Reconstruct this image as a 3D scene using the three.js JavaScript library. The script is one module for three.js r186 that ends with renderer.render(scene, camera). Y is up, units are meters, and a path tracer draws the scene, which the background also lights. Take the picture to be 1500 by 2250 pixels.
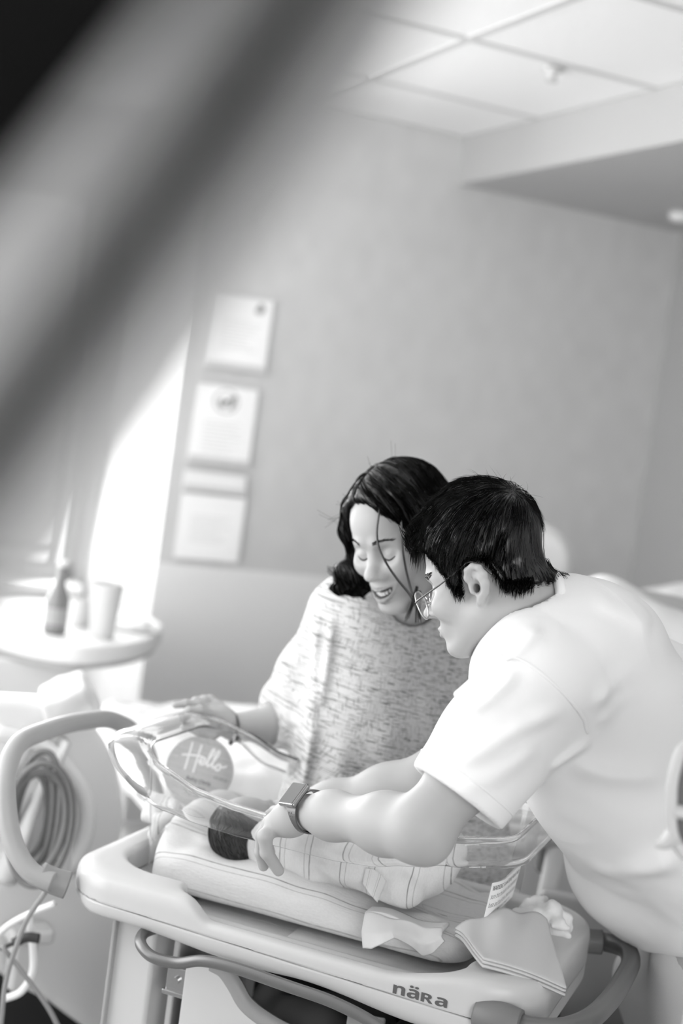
import * as THREE from 'three';
import { mergeGeometries, mergeVertices } from 'three/addons/utils/BufferGeometryUtils.js';
import { RoundedBoxGeometry } from 'three/addons/geometries/RoundedBoxGeometry.js';
import { FontLoader } from 'three/addons/loaders/FontLoader.js';
import { TextGeometry } from 'three/addons/geometries/TextGeometry.js';
import { RectAreaLightUniformsLib } from 'three/addons/lights/RectAreaLightUniformsLib.js';

// ------------------------------------------------------------------ camera, sky, window light, exposure
const scene = new THREE.Scene();
const renderer = new THREE.WebGLRenderer({ antialias: true });
renderer.toneMapping = THREE.LinearToneMapping;
renderer.toneMappingExposure = 1.0;
renderer.shadowMap.enabled = true;
RectAreaLightUniformsLib.init();

const camera = new THREE.PerspectiveCamera(38.74, 1500 / 2250, 0.05, 60);
camera.position.set(0, 1.6, 0);
camera.rotation.order = 'YXZ';
camera.rotation.set(THREE.MathUtils.degToRad(-3.7), 0, THREE.MathUtils.degToRad(7.8));
camera.focus = 2.14;
camera.userData.fStop = 1.8;
scene.add(camera);

scene.background = new THREE.Color().setRGB(2, 2, 2);   // overcast sky outside the windows

const ROOM = THREE.MathUtils.degToRad(24);                     // the room's axes against the camera's
const room = (a, y, b) => new THREE.Vector3(a * Math.cos(ROOM) - b * Math.sin(ROOM), y, -a * Math.sin(ROOM) - b * Math.cos(ROOM));
function windowLight(name, a, y, b, width, height, facing, intensity) {   // daylight entering through one window opening
  const l = new THREE.RectAreaLight(0xffffff, intensity, width, height);
  l.name = name;
  l.position.copy(room(a, y, b));
  l.lookAt(room(a + facing[0], y + facing[1], b + facing[2]));
  scene.add(l);
  return l;
}
windowLight('side_window_daylight', -0.71, 1.5, 3.1, 2.4, 1.9, [1, 0, 0], 2.9);
windowLight('bay_window_daylight', 0.33, 1.58, 5.36, 1.95, 1.45, [0, 0, -1], 6.5);
windowLight('front_window_daylight', 0.6, 1.5, -2.36, 2.4, 1.8, [0, 0, 1], 4.9);

// ------------------------------------------------------------------ helpers
let seed = 12345;
const rnd = () => { seed = (seed * 1664525 + 1013904223) >>> 0; return seed / 4294967296; };
const rr = (a, b) => a + (b - a) * rnd();
const clamp = (x, a = 0, b = 1) => Math.min(b, Math.max(a, x));
const lerp = (a, b, t) => a + (b - a) * t;
const smooth = (a, b, x) => { const t = clamp((x - a) / (b - a)); return t * t * (3 - 2 * t); };
const h3 = (i, j, k) => { let n = (i * 374761393 + j * 668265263 + k * 1274126177) | 0; n = Math.imul(n ^ (n >>> 13), 1274126177); return ((n ^ (n >>> 16)) >>> 0) / 4294967296; };
function noise(x, y, z) {
  const i = Math.floor(x), j = Math.floor(y), k = Math.floor(z); let u = x - i, v = y - j, w = z - k;
  u = u * u * (3 - 2 * u); v = v * v * (3 - 2 * v); w = w * w * (3 - 2 * w);
  return lerp(lerp(lerp(h3(i, j, k), h3(i + 1, j, k), u), lerp(h3(i, j + 1, k), h3(i + 1, j + 1, k), u), v),
    lerp(lerp(h3(i, j, k + 1), h3(i + 1, j, k + 1), u), lerp(h3(i, j + 1, k + 1), h3(i + 1, j + 1, k + 1), u), v), w) * 2 - 1;
}
const vec = (p) => new THREE.Vector3(p[0], p[1], p[2]);
const add = (p, q, s = 1) => [p[0] + q[0] * s, p[1] + q[1] * s, p[2] + q[2] * s];
const mix = (p, q, t) => [lerp(p[0], q[0], t), lerp(p[1], q[1], t), lerp(p[2], q[2], t)];
const dist = (p, q) => Math.hypot(p[0] - q[0], p[1] - q[1], p[2] - q[2]);

// distance fields -----------------------------------------------------------
const smin = (a, b, k) => { if (k <= 0) return Math.min(a, b); const h = Math.max(k - Math.abs(a - b), 0) / k; return Math.min(a, b) - h * h * k * 0.25; };
const smax = (a, b, k) => -smin(-a, -b, k);
function cap(a, b, r1, r2 = r1) {
  const bx = b[0] - a[0], by = b[1] - a[1], bz = b[2] - a[2], bb = bx * bx + by * by + bz * bz || 1e-9;
  const f = (x, y, z) => {
    const px = x - a[0], py = y - a[1], pz = z - a[2];
    let t = (px * bx + py * by + pz * bz) / bb; t = t < 0 ? 0 : t > 1 ? 1 : t;
    const dx = px - bx * t, dy = py - by * t, dz = pz - bz * t;
    return Math.sqrt(dx * dx + dy * dy + dz * dz) - (r1 + (r2 - r1) * t);
  };
  f.c = mix(a, b, 0.5); f.R = Math.sqrt(bb) / 2 + Math.max(r1, r2);
  return f;
}
function ell(c, r, m) {                                        // ellipsoid, m: optional rotation (Matrix3 elements, world to own)
  const f = (x, y, z) => {
    let px = x - c[0], py = y - c[1], pz = z - c[2];
    if (m) { const e = m; const qx = e[0] * px + e[1] * py + e[2] * pz, qy = e[3] * px + e[4] * py + e[5] * pz, qz = e[6] * px + e[7] * py + e[8] * pz; px = qx; py = qy; pz = qz; }
    const ax = px / r[0], ay = py / r[1], az = pz / r[2], k0 = Math.sqrt(ax * ax + ay * ay + az * az);
    const gx = ax / r[0], gy = ay / r[1], gz = az / r[2], k1 = Math.sqrt(gx * gx + gy * gy + gz * gz) || 1e-9;
    return k0 < 1e-6 ? -Math.min(r[0], r[1], r[2]) : k0 * (k0 - 1) / k1;
  };
  f.c = c; f.R = Math.max(r[0], r[1], r[2]);
  return f;
}
function rotXYZ(rx, ry, rz) {                                  // rows of the inverse rotation for ell()
  const e = new THREE.Matrix4().makeRotationFromEuler(new THREE.Euler(rx, ry, rz)).invert().elements;
  return [e[0], e[4], e[8], e[1], e[5], e[9], e[2], e[6], e[10]];
}
function chain(pts, radii) { const o = []; for (let i = 0; i + 1 < pts.length; i++) o.push(cap(pts[i], pts[i + 1], radii[i], radii[i + 1])); return o; }
function union(list, k) {                                      // smooth union of fields that carry a bound
  return (x, y, z) => {
    let d = 1e3;
    for (let i = 0; i < list.length; i++) {
      const f = list[i], kk = f.k ?? k;
      if (f.c) { const lb = Math.sqrt((x - f.c[0]) ** 2 + (y - f.c[1]) ** 2 + (z - f.c[2]) ** 2) - f.R; if (lb > d + kk) continue; if (lb > 0.12 && lb > d) continue; }
      d = smin(d, f(x, y, z), kk);
    }
    return d;
  };
}
const withK = (f, k) => { f.k = k; return f; };
function bump(a, b, r, h, zs = 0.35) {                         // a soft ridge along a line, for folds
  const bx = b[0] - a[0], by = b[1] - a[1], bz = (b[2] - a[2]) * zs, bb = bx * bx + by * by + bz * bz;
  return (x, y, z) => {
    const px = x - a[0], py = y - a[1], pz = (z - a[2]) * zs;
    let t = clamp((px * bx + py * by + pz * bz) / bb);
    const dx = px - bx * t, dy = py - by * t, dz = pz - bz * t, q = (dx * dx + dy * dy + dz * dz) / (r * r);
    return q > 6 ? 0 : h * Math.exp(-q) * Math.sin(Math.PI * clamp(t * 0.9 + 0.05)) ** 0.6;
  };
}
function bumps(list) { return (x, y, z) => { let s = 0; for (const f of list) s += f(x, y, z); return s; }; }
function foldLine(pts, r, h, zs = 0.35) {                      // a soft ridge along a polyline, fading out at both ends
  const S = []; let total = 0;
  for (let i = 0; i + 1 < pts.length; i++) { const a = pts[i], b = pts[i + 1], v = [b[0] - a[0], b[1] - a[1], (b[2] - a[2]) * zs], l = Math.hypot(...v); S.push({ a, v, l, s: total, bb: l * l }); total += l; }
  return [(x, y, z) => {
    let best = 1e9, at = 0;
    for (const q of S) { const px = x - q.a[0], py = y - q.a[1], pz = (z - q.a[2]) * zs, t = clamp((px * q.v[0] + py * q.v[1] + pz * q.v[2]) / q.bb), dx = px - q.v[0] * t, dy = py - q.v[1] * t, dz = pz - q.v[2] * t, d = dx * dx + dy * dy + dz * dz; if (d < best) { best = d; at = (q.s + q.l * t) / total; } }
    const k = best / (r * r); return k > 6 ? 0 : h * Math.exp(-k) * smooth(0, 0.25, at) * smooth(1, 0.75, at);
  }];
}

// surface nets --------------------------------------------------------------
function surface(fn, lo, hi, cell, { uv, color, project = 1 } = {}) {
  const nx = Math.ceil((hi[0] - lo[0]) / cell) + 1, ny = Math.ceil((hi[1] - lo[1]) / cell) + 1, nz = Math.ceil((hi[2] - lo[2]) / cell) + 1;
  const val = new Float32Array(nx * ny * nz), B = 4, reach = Math.sqrt(3) * (B / 2 + 0.5) * cell * 1.5;
  const id = (i, j, k) => i + nx * (j + ny * k);
  for (let k0 = 0; k0 < nz; k0 += B) for (let j0 = 0; j0 < ny; j0 += B) for (let i0 = 0; i0 < nx; i0 += B) {
    const c = fn(lo[0] + (i0 + B / 2 - 0.5) * cell, lo[1] + (j0 + B / 2 - 0.5) * cell, lo[2] + (k0 + B / 2 - 0.5) * cell), far = Math.abs(c) > reach;
    for (let k = k0; k < Math.min(nz, k0 + B); k++) for (let j = j0; j < Math.min(ny, j0 + B); j++) for (let i = i0; i < Math.min(nx, i0 + B); i++)
      val[id(i, j, k)] = far ? c : fn(lo[0] + i * cell, lo[1] + j * cell, lo[2] + k * cell);
  }
  const at = new Int32Array(nx * ny * nz).fill(-1), pos = [], idx = [];
  const E = [[0, 1], [2, 3], [4, 5], [6, 7], [0, 2], [1, 3], [4, 6], [5, 7], [0, 4], [1, 5], [2, 6], [3, 7]], v = new Float32Array(8);
  for (let k = 0; k < nz - 1; k++) for (let j = 0; j < ny - 1; j++) for (let i = 0; i < nx - 1; i++) {
    let neg = 0;
    for (let c = 0; c < 8; c++) { v[c] = val[id(i + (c & 1), j + (c >> 1 & 1), k + (c >> 2))]; if (v[c] < 0) neg++; }
    if (neg === 0 || neg === 8) continue;
    let x = 0, y = 0, z = 0, n = 0;
    for (const [p, q] of E) if ((v[p] < 0) !== (v[q] < 0)) {
      const t = v[p] / (v[p] - v[q]); n++;
      x += lerp(p & 1, q & 1, t); y += lerp(p >> 1 & 1, q >> 1 & 1, t); z += lerp(p >> 2, q >> 2, t);
    }
    at[id(i, j, k)] = pos.length / 3;
    pos.push(lo[0] + (i + x / n) * cell, lo[1] + (j + y / n) * cell, lo[2] + (k + z / n) * cell);
  }
  for (let k = 1; k < nz - 1; k++) for (let j = 1; j < ny - 1; j++) for (let i = 1; i < nx - 1; i++) {
    const s = val[id(i, j, k)] < 0;
    const quad = (a, b, c, d, flip) => { if (a < 0 || b < 0 || c < 0 || d < 0) return; flip ? idx.push(a, b, c, a, c, d) : idx.push(a, c, b, a, d, c); };
    if (s !== val[id(i + 1, j, k)] < 0) quad(at[id(i, j - 1, k - 1)], at[id(i, j, k - 1)], at[id(i, j, k)], at[id(i, j - 1, k)], s);
    if (s !== val[id(i, j + 1, k)] < 0) quad(at[id(i - 1, j, k - 1)], at[id(i, j, k - 1)], at[id(i, j, k)], at[id(i - 1, j, k)], !s);
    if (s !== val[id(i, j, k + 1)] < 0) quad(at[id(i - 1, j - 1, k)], at[id(i, j - 1, k)], at[id(i, j, k)], at[id(i - 1, j, k)], s);
  }
  const N = pos.length / 3, nor = new Float32Array(N * 3), e = cell * 0.6;
  for (let q = 0; q < N; q++) {
    let x = pos[3 * q], y = pos[3 * q + 1], z = pos[3 * q + 2], gx, gy, gz, l;
    for (let it = 0; it <= project; it++) {
      gx = fn(x + e, y, z) - fn(x - e, y, z); gy = fn(x, y + e, z) - fn(x, y - e, z); gz = fn(x, y, z + e) - fn(x, y, z - e);
      l = Math.hypot(gx, gy, gz) || 1e-9;
      if (it < project) { const d = clamp(fn(x, y, z) * 2 * e / l, -cell * 0.5, cell * 0.5); x -= d * gx / l; y -= d * gy / l; z -= d * gz / l; }
    }
    pos[3 * q] = x; pos[3 * q + 1] = y; pos[3 * q + 2] = z;
    nor[3 * q] = gx / l; nor[3 * q + 1] = gy / l; nor[3 * q + 2] = gz / l;
  }
  const g = new THREE.BufferGeometry();
  g.setAttribute('position', new THREE.Float32BufferAttribute(pos, 3));
  g.setAttribute('normal', new THREE.BufferAttribute(nor, 3));
  const UV = new Float32Array(N * 2);
  for (let q = 0; q < N; q++) { const t = uv ? uv(pos[3 * q], pos[3 * q + 1], pos[3 * q + 2], nor[3 * q], nor[3 * q + 1], nor[3 * q + 2]) : [pos[3 * q], pos[3 * q + 1]]; UV[2 * q] = t[0]; UV[2 * q + 1] = t[1]; }
  g.setAttribute('uv', new THREE.BufferAttribute(UV, 2));
  if (color) { const C = new Float32Array(N * 3); for (let q = 0; q < N; q++) { const t = color(pos[3 * q], pos[3 * q + 1], pos[3 * q + 2]); C[3 * q] = C[3 * q + 1] = C[3 * q + 2] = t; } g.setAttribute('color', new THREE.BufferAttribute(C, 3)); }
  g.setIndex(idx);
  return g;
}

// swept tubes, sheets -------------------------------------------------------
function tube(pts, radius, { seg = pts.length * 6, sides = 12, closed = false, flat = 1, raw = false } = {}) {
  const curve = new THREE.CatmullRomCurve3(pts.map(vec), closed, 'centripetal');
  const P = []; const n = raw ? pts.length - 1 : seg;
  for (let i = 0; i <= n; i++) P.push(raw ? vec(pts[i]) : curve.getPoint(i / n));
  const pos = [], idx = [], uv = []; let N = null; let len = 0;
  for (let i = 0; i <= n; i++) {
    const T = P[Math.min(n, i + 1)].clone().sub(P[Math.max(0, i - 1)]);
    if (closed && (i === 0 || i === n)) T.copy(P[1]).sub(P[n - 1]);
    T.normalize();
    if (!N) { N = Math.abs(T.y) < 0.9 ? new THREE.Vector3(0, 1, 0) : new THREE.Vector3(1, 0, 0); }
    N = N.clone().addScaledVector(T, -N.dot(T)).normalize();
    const Bn = T.clone().cross(N);
    if (i) len += P[i].distanceTo(P[i - 1]);
    const r = typeof radius === 'function' ? radius(i / n) : radius;
    for (let s = 0; s <= sides; s++) {
      const a = s / sides * Math.PI * 2, c = Math.cos(a) * r, q = Math.sin(a) * r * flat;
      pos.push(P[i].x + N.x * c + Bn.x * q, P[i].y + N.y * c + Bn.y * q, P[i].z + N.z * c + Bn.z * q); uv.push(len, s / sides * r * 6.28);
    }
  }
  const w = sides + 1;
  for (let i = 0; i < n; i++) for (let s = 0; s < sides; s++) { const a = i * w + s; idx.push(a, a + w, a + 1, a + 1, a + w, a + w + 1); }
  if (!closed) for (const [i, f] of [[0, 1], [n, 0]]) {
    const c = pos.length / 3; pos.push(P[i].x, P[i].y, P[i].z); uv.push(0, 0);
    for (let s = 0; s < sides; s++) f ? idx.push(c, i * w + s, i * w + s + 1) : idx.push(c, i * w + s + 1, i * w + s);
  }
  const g = new THREE.BufferGeometry();
  g.setAttribute('position', new THREE.Float32BufferAttribute(pos, 3)); g.setAttribute('uv', new THREE.Float32BufferAttribute(uv, 2)); g.setIndex(idx); g.computeVertexNormals();
  return g;
}
function sheet(nu, nv, fn, thick) {                            // a cloth: fn(u, v) -> point; given real thickness
  const top = []; for (let j = 0; j <= nv; j++) for (let i = 0; i <= nu; i++) top.push(fn(i / nu, j / nv));
  const w = nu + 1, g = new THREE.BufferGeometry(), idx = [], uv = [];
  for (let j = 0; j <= nv; j++) for (let i = 0; i <= nu; i++) uv.push(i / nu, j / nv);
  for (let j = 0; j < nv; j++) for (let i = 0; i < nu; i++) { const a = j * w + i; idx.push(a, a + 1, a + w, a + 1, a + w + 1, a + w); }
  g.setAttribute('position', new THREE.Float32BufferAttribute(top.flat(), 3)); g.setAttribute('uv', new THREE.Float32BufferAttribute(uv, 2)); g.setIndex(idx); g.computeVertexNormals();
  if (!thick) return g;
  const n = g.attributes.normal, M = top.length, pos = top.flat(), all = [...pos], ii = [...idx];
  for (let q = 0; q < M; q++) all.push(pos[3 * q] - n.getX(q) * thick, pos[3 * q + 1] - n.getY(q) * thick, pos[3 * q + 2] - n.getZ(q) * thick);
  for (let q = 0; q < idx.length; q += 3) ii.push(M + idx[q], M + idx[q + 2], M + idx[q + 1]);
  const rim = []; for (let i = 0; i < nu; i++) rim.push([i, i + 1]); for (let j = 0; j < nv; j++) rim.push([j * w + nu, (j + 1) * w + nu]); for (let i = nu; i > 0; i--) rim.push([nv * w + i, nv * w + i - 1]); for (let j = nv; j > 0; j--) rim.push([j * w, (j - 1) * w]);
  for (const [a, b] of rim) ii.push(a, M + a, b, b, M + a, M + b);
  const o = new THREE.BufferGeometry(); o.setAttribute('position', new THREE.Float32BufferAttribute(all, 3)); o.setAttribute('uv', new THREE.Float32BufferAttribute([...uv, ...uv], 2)); o.setIndex(ii); o.computeVertexNormals();
  return o;
}
const rbox = (w, h, d, r, x = 0, y = 0, z = 0, seg = 3) => new RoundedBoxGeometry(w, h, d, seg, Math.min(r, w / 2.01, h / 2.01, d / 2.01)).translate(x, y, z);
const box = (w, h, d, x = 0, y = 0, z = 0) => new THREE.BoxGeometry(w, h, d).translate(x, y, z);
const lathe = (profile, n = 40) => new THREE.LatheGeometry(profile.map((p) => new THREE.Vector2(p[0], p[1])), n);
const merged = (list) => list.length === 1 ? list[0] : mergeGeometries(list.map((g) => { const o = g.index ? g.toNonIndexed() : g.clone(); for (const k of Object.keys(o.attributes)) if (!['position', 'normal', 'uv'].includes(k)) o.deleteAttribute(k); return o; }));

// objects -------------------------------------------------------------------
const used = new Map();
const numbered = (name) => { const n = used.get(name) ?? 0; used.set(name, n + 1); return n ? name + '_' + String(n).padStart(3, '0') : name; };
function mesh(name, geometry, material, parent) { const m = new THREE.Mesh(Array.isArray(geometry) ? merged(geometry) : geometry, material); m.name = name; m.castShadow = m.receiveShadow = true; if (parent) parent.add(m); return m; }
function thing(name, label, category, group) { const g = new THREE.Group(); g.name = numbered(name); g.userData = { label, category }; if (group) g.userData.group = group; scene.add(g); return g; }
function single(name, label, category, geometry, material, group) { const m = mesh(numbered(name), geometry, material, scene); m.userData = { label, category }; if (group) m.userData.group = group; return m; }
function structure(name, geometry, material, label, category = 'room', turn = ROOM) { const m = mesh(name, geometry, material, scene); m.rotation.y = turn; m.userData = { kind: 'structure', label, category }; return m; }
function structureGroup(name, label, category = 'room', turn = ROOM) { const g = new THREE.Group(); g.name = name; g.rotation.y = turn; g.userData = { kind: 'structure', label, category }; scene.add(g); return g; }

// materials -----------------------------------------------------------------
function noiseTexture(size, fn, { srgb = false, repeat = 1 } = {}) {
  const d = new Uint8Array(size * size * 4);
  for (let y = 0; y < size; y++) for (let x = 0; x < size; x++) { const v = clamp(fn(x / size, y / size)) * 255, o = (y * size + x) * 4; d[o] = d[o + 1] = d[o + 2] = v; d[o + 3] = 255; }
  const t = new THREE.DataTexture(d, size, size); t.wrapS = t.wrapT = THREE.RepeatWrapping; t.magFilter = THREE.LinearFilter; t.minFilter = THREE.LinearMipmapLinearFilter; t.generateMipmaps = true; t.repeat.set(repeat, repeat);
  if (srgb) t.colorSpace = THREE.SRGBColorSpace; t.needsUpdate = true; return t;
}
const grey = (v) => new THREE.Color().setRGB(v, v, v);
const std = (v, roughness = 0.6, o = {}) => new THREE.MeshPhysicalMaterial({ color: grey(v), roughness, ...o });
const weave = noiseTexture(256, (u, v) => 0.5 + 0.25 * Math.sin(u * 6.283 * 64) * 0.8 + 0.25 * Math.sin(v * 6.283 * 64) * 0.8 + (h3(u * 256 | 0, v * 256 | 0, 3) - 0.5) * 0.2, { repeat: 12 });
const speck = noiseTexture(256, (u, v) => 0.5 + 0.5 * noise(u * 60, v * 60, 4.2));
const paint = noiseTexture(256, (u, v) => 0.97 + 0.01 * noise(u * 8, v * 8, 1) + 0.015 * noise(u * 40, v * 40, 2), { srgb: true });
const M = {
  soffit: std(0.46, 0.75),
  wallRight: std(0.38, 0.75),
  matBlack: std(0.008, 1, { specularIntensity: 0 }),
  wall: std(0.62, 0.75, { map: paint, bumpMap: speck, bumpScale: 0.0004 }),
  wainscot: std(0.78, 0.5),
  ceiling: std(0.88, 0.9, { bumpMap: speck, bumpScale: 0.001 }),
  tee: std(0.62, 0.6),
  floor: std(0.42, 0.4, { map: paint }),
  frame: std(0.35, 0.5),
  paper: std(0.82, 0.8),
  plastic: std(0.56, 0.32),
  plasticGrey: std(0.36, 0.4),
  collar: std(0.17, 0.5),
  metal: std(0.2, 0.35, { metalness: 0.6 }),
  steel: std(0.55, 0.25, { metalness: 1 }),
  dark: std(0.03, 0.55),
  black: std(0.012, 0.5),
  skin: std(0.42, 0.48, { vertexColors: true, specularIntensity: 0.6 }),
  hair: std(0.018, 0.3, { specularIntensity: 0.9 }),
  shirt: std(0.86, 0.85, { bumpMap: weave, bumpScale: 0.00008, sheen: 0.2 }),
  trousers: std(0.58, 0.85, { bumpMap: weave, bumpScale: 0.0005 }),
  cotton: std(0.78, 0.9, { bumpMap: weave, bumpScale: 0.0003 }),
  linen: std(0.84, 0.9),
  pane: new THREE.MeshPhysicalMaterial({ color: 0xffffff, transmission: 1, thickness: 0, roughness: 0.02, ior: 1.49 }),
  bead: new THREE.MeshPhysicalMaterial({ color: 0xffffff, transmission: 1, thickness: 0.01, roughness: 0.03, ior: 1.49 }),
  lens: new THREE.MeshPhysicalMaterial({ color: 0xffffff, transmission: 1, thickness: 0, roughness: 0.02, ior: 1.5 }),
};

// ------------------------------------------------------------------ the room (local axes: x along the back wall, -z away)
const H = 2.6, A0 = -0.75, A1 = 3.21, BACK = 4.51, BAY = 5.42, FRONT = -2.4, EDGE = 1.385, T = 0.12;
const slab = (a0, a1, y0, y1, b0, b1) => box(a1 - a0, y1 - y0, b1 - b0, (a0 + a1) / 2, (y0 + y1) / 2, -(b0 + b1) / 2);
structure('floor', slab(A0 - T, A1 + T, -0.1, 0, FRONT - T, BAY + T), M.floor, 'smooth grey hospital room floor', 'floor');
structure('wall_back', slab(EDGE, A1 + T, 0, H, BACK, BAY + T), M.wall, 'plain painted back wall behind the two adults', 'wall');
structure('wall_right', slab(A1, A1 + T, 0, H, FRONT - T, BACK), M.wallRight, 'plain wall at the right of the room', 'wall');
{ // wall behind the photographer with its wide window
  const x0 = -0.6, x1 = 1.8, y0 = 0.6, y1 = 2.4, at = FRONT - 0.06;
  structure('wall_front', [slab(A0 - T, x0, 0, H, FRONT - T, FRONT), slab(x1, A1 + T, 0, H, FRONT - T, FRONT), slab(x0, x1, 0, y0, FRONT - T, FRONT), slab(x0, x1, y1, H, FRONT - T, FRONT)], M.wall, 'wall with a wide window behind the photographer', 'wall');
  const w = structureGroup('window_3', 'wide window behind the photographer', 'window');
  mesh('frame', [slab(x0, x1, y0, y0 + 0.05, at - 0.03, at + 0.03), slab(x0, x1, y1 - 0.05, y1, at - 0.03, at + 0.03), slab(x0, x0 + 0.05, y0, y1, at - 0.03, at + 0.03), slab(x1 - 0.05, x1, y0, y1, at - 0.03, at + 0.03), slab(0.58, 0.62, y0, y1, at - 0.03, at + 0.03)], M.frame, w);
  mesh('pane', slab(x0 + 0.03, x1 - 0.03, y0 + 0.03, y1 - 0.03, at - 0.001, at + 0.001), M.pane, w);
}
{ // left wall with the wide side window, bay wall with the second window
  const y0 = 0.55, y1 = 2.45, b0 = 1.9, b1 = 4.3;
  structure('wall_left', [slab(A0 - T, A0, 0, H, FRONT, b0), slab(A0 - T, A0, 0, H, b1, BAY + T), slab(A0 - T, A0, 0, y0, b0, b1), slab(A0 - T, A0, y1, H, b0, b1)], M.wall, 'left wall with the wide side window', 'wall');
  const w1 = structureGroup('window_1', 'wide side window in the left wall', 'window');
  mesh('frame', [slab(A0 - 0.09, A0 - 0.03, y0, y0 + 0.05, b0, b1), slab(A0 - 0.09, A0 - 0.03, y1 - 0.05, y1, b0, b1), slab(A0 - 0.09, A0 - 0.03, y0, y1, b0, b0 + 0.05), slab(A0 - 0.09, A0 - 0.03, y0, y1, b1 - 0.05, b1)], M.frame, w1);
  mesh('pane', slab(A0 - 0.062, A0 - 0.06, y0 + 0.04, y1 - 0.04, b0 + 0.04, b1 - 0.04), M.pane, w1);
  const x0 = -0.68, x1 = 1.335, v0 = 0.85, v1 = 2.32;
  structure('wall_bay', [slab(A0, x0, 0, H, BAY, BAY + T), slab(x1, EDGE, 0, H, BAY, BAY + T), slab(x0, x1, 0, v0, BAY, BAY + T), slab(x0, x1, v1, H, BAY, BAY + T)], M.wall, 'wall of the window bay at the left', 'wall');
  const w2 = structureGroup('window_2', 'bright bay window with dark frame behind the bedside cabinet', 'window');
  mesh('frame', [slab(x0, x1, v0, v0 + 0.06, BAY - 0.02, BAY + 0.06), slab(x0, x1, v1 - 0.06, v1, BAY - 0.02, BAY + 0.06), slab(x0, x0 + 0.05, v0, v1, BAY - 0.02, BAY + 0.06), slab(x1 - 0.035, x1, v0, v1, BAY - 0.02, BAY + 0.06), slab(1.24, 1.265, v0, v1, BAY - 0.01, BAY + 0.05), slab(x0, 1.25, 0.955, 0.98, BAY - 0.01, BAY + 0.05)], M.frame, w2);
  mesh('pane', slab(x0 + 0.03, x1 - 0.03, v0 + 0.03, v1 - 0.03, BAY + 0.028, BAY + 0.03), M.pane, w2);
  mesh('sill', rbox(x1 - x0 + 0.04, 0.035, 0.16, 0.008, (x0 + x1) / 2, v0 - 0.02, -(BAY - 0.06)), M.wainscot, w2);
}
{ // suspended ceiling: slab, tee grid and tiles
  const c = structureGroup('ceiling', 'suspended ceiling of white tiles in a thin grid', 'ceiling');
  mesh('slab', slab(A0 - T, A1 + T, H + 0.03, H + 0.1, FRONT - T, BAY + T), M.ceiling, c);
  const xs = [], bs = []; for (let a = 1.69 - 6 * 0.61; a < A1 + 0.6; a += 0.61) xs.push(a); for (let b = 3.41 - 10 * 0.62; b < BAY + 0.7; b += 0.62) bs.push(b);
  const tees = []; for (const a of xs) if (a > A0 && a < A1) tees.push(slab(a - 0.012, a + 0.012, H - 0.002, H + 0.03, FRONT, BAY)); for (const b of bs) if (b > FRONT && b < BAY) tees.push(slab(A0, A1, H - 0.002, H + 0.03, b - 0.012, b + 0.012));
  mesh('tee_grid', tees, M.tee, c);
  let n = 0;
  for (let i = -1; i < xs.length; i++) for (let j = -1; j < bs.length; j++) {
    const a0 = Math.max(A0, (xs[i] ?? A0 - 1) + 0.012), a1 = Math.min(A1, (xs[i + 1] ?? A1) - 0.012), b0 = Math.max(FRONT, (bs[j] ?? FRONT - 1) + 0.012), b1 = Math.min(BAY, (bs[j + 1] ?? BAY) - 0.012);
    if (a1 - a0 < 0.03 || b1 - b0 < 0.03) continue;
    mesh('ceiling_tile' + (n ? '_' + String(n).padStart(3, '0') : ''), slab(a0, a1, H + 0.002, H + 0.025, b0, b1), M.ceiling, c); n++;
  }
}
structure('trim_1', slab(2.275, A1, 2.44, H, FRONT, BACK), M.soffit, 'lowered soffit along the right side of the ceiling', 'soffit');
structure('trim_2', slab(EDGE - 0.004, A1, 0.0, 1.055, BACK - 0.006, BACK), M.wainscot, 'smooth wall guard panel on the lower back wall', 'wall panel');
{ // sprinkler head on the ceiling, downlight on the soffit
  const s = single('sprinkler', 'small sprinkler head under the ceiling tiles', 'sprinkler', [lathe([[0, 0], [0.028, 0], [0.03, -0.006], [0.012, -0.012], [0.01, -0.03], [0.016, -0.032], [0.016, -0.036], [0, -0.036]], 20)], M.tee);
  s.position.copy(room(1.981, H, 3.465));
  const q = single('ceiling_sensor', 'small round white sensor under the soffit at the right edge', 'sensor', [lathe([[0, 0], [0.04, 0], [0.04, -0.02], [0.03, -0.03], [0, -0.032]], 24)], M.ceiling);
  q.position.set(...[1.001,2.440,-4.986]);
}
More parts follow.
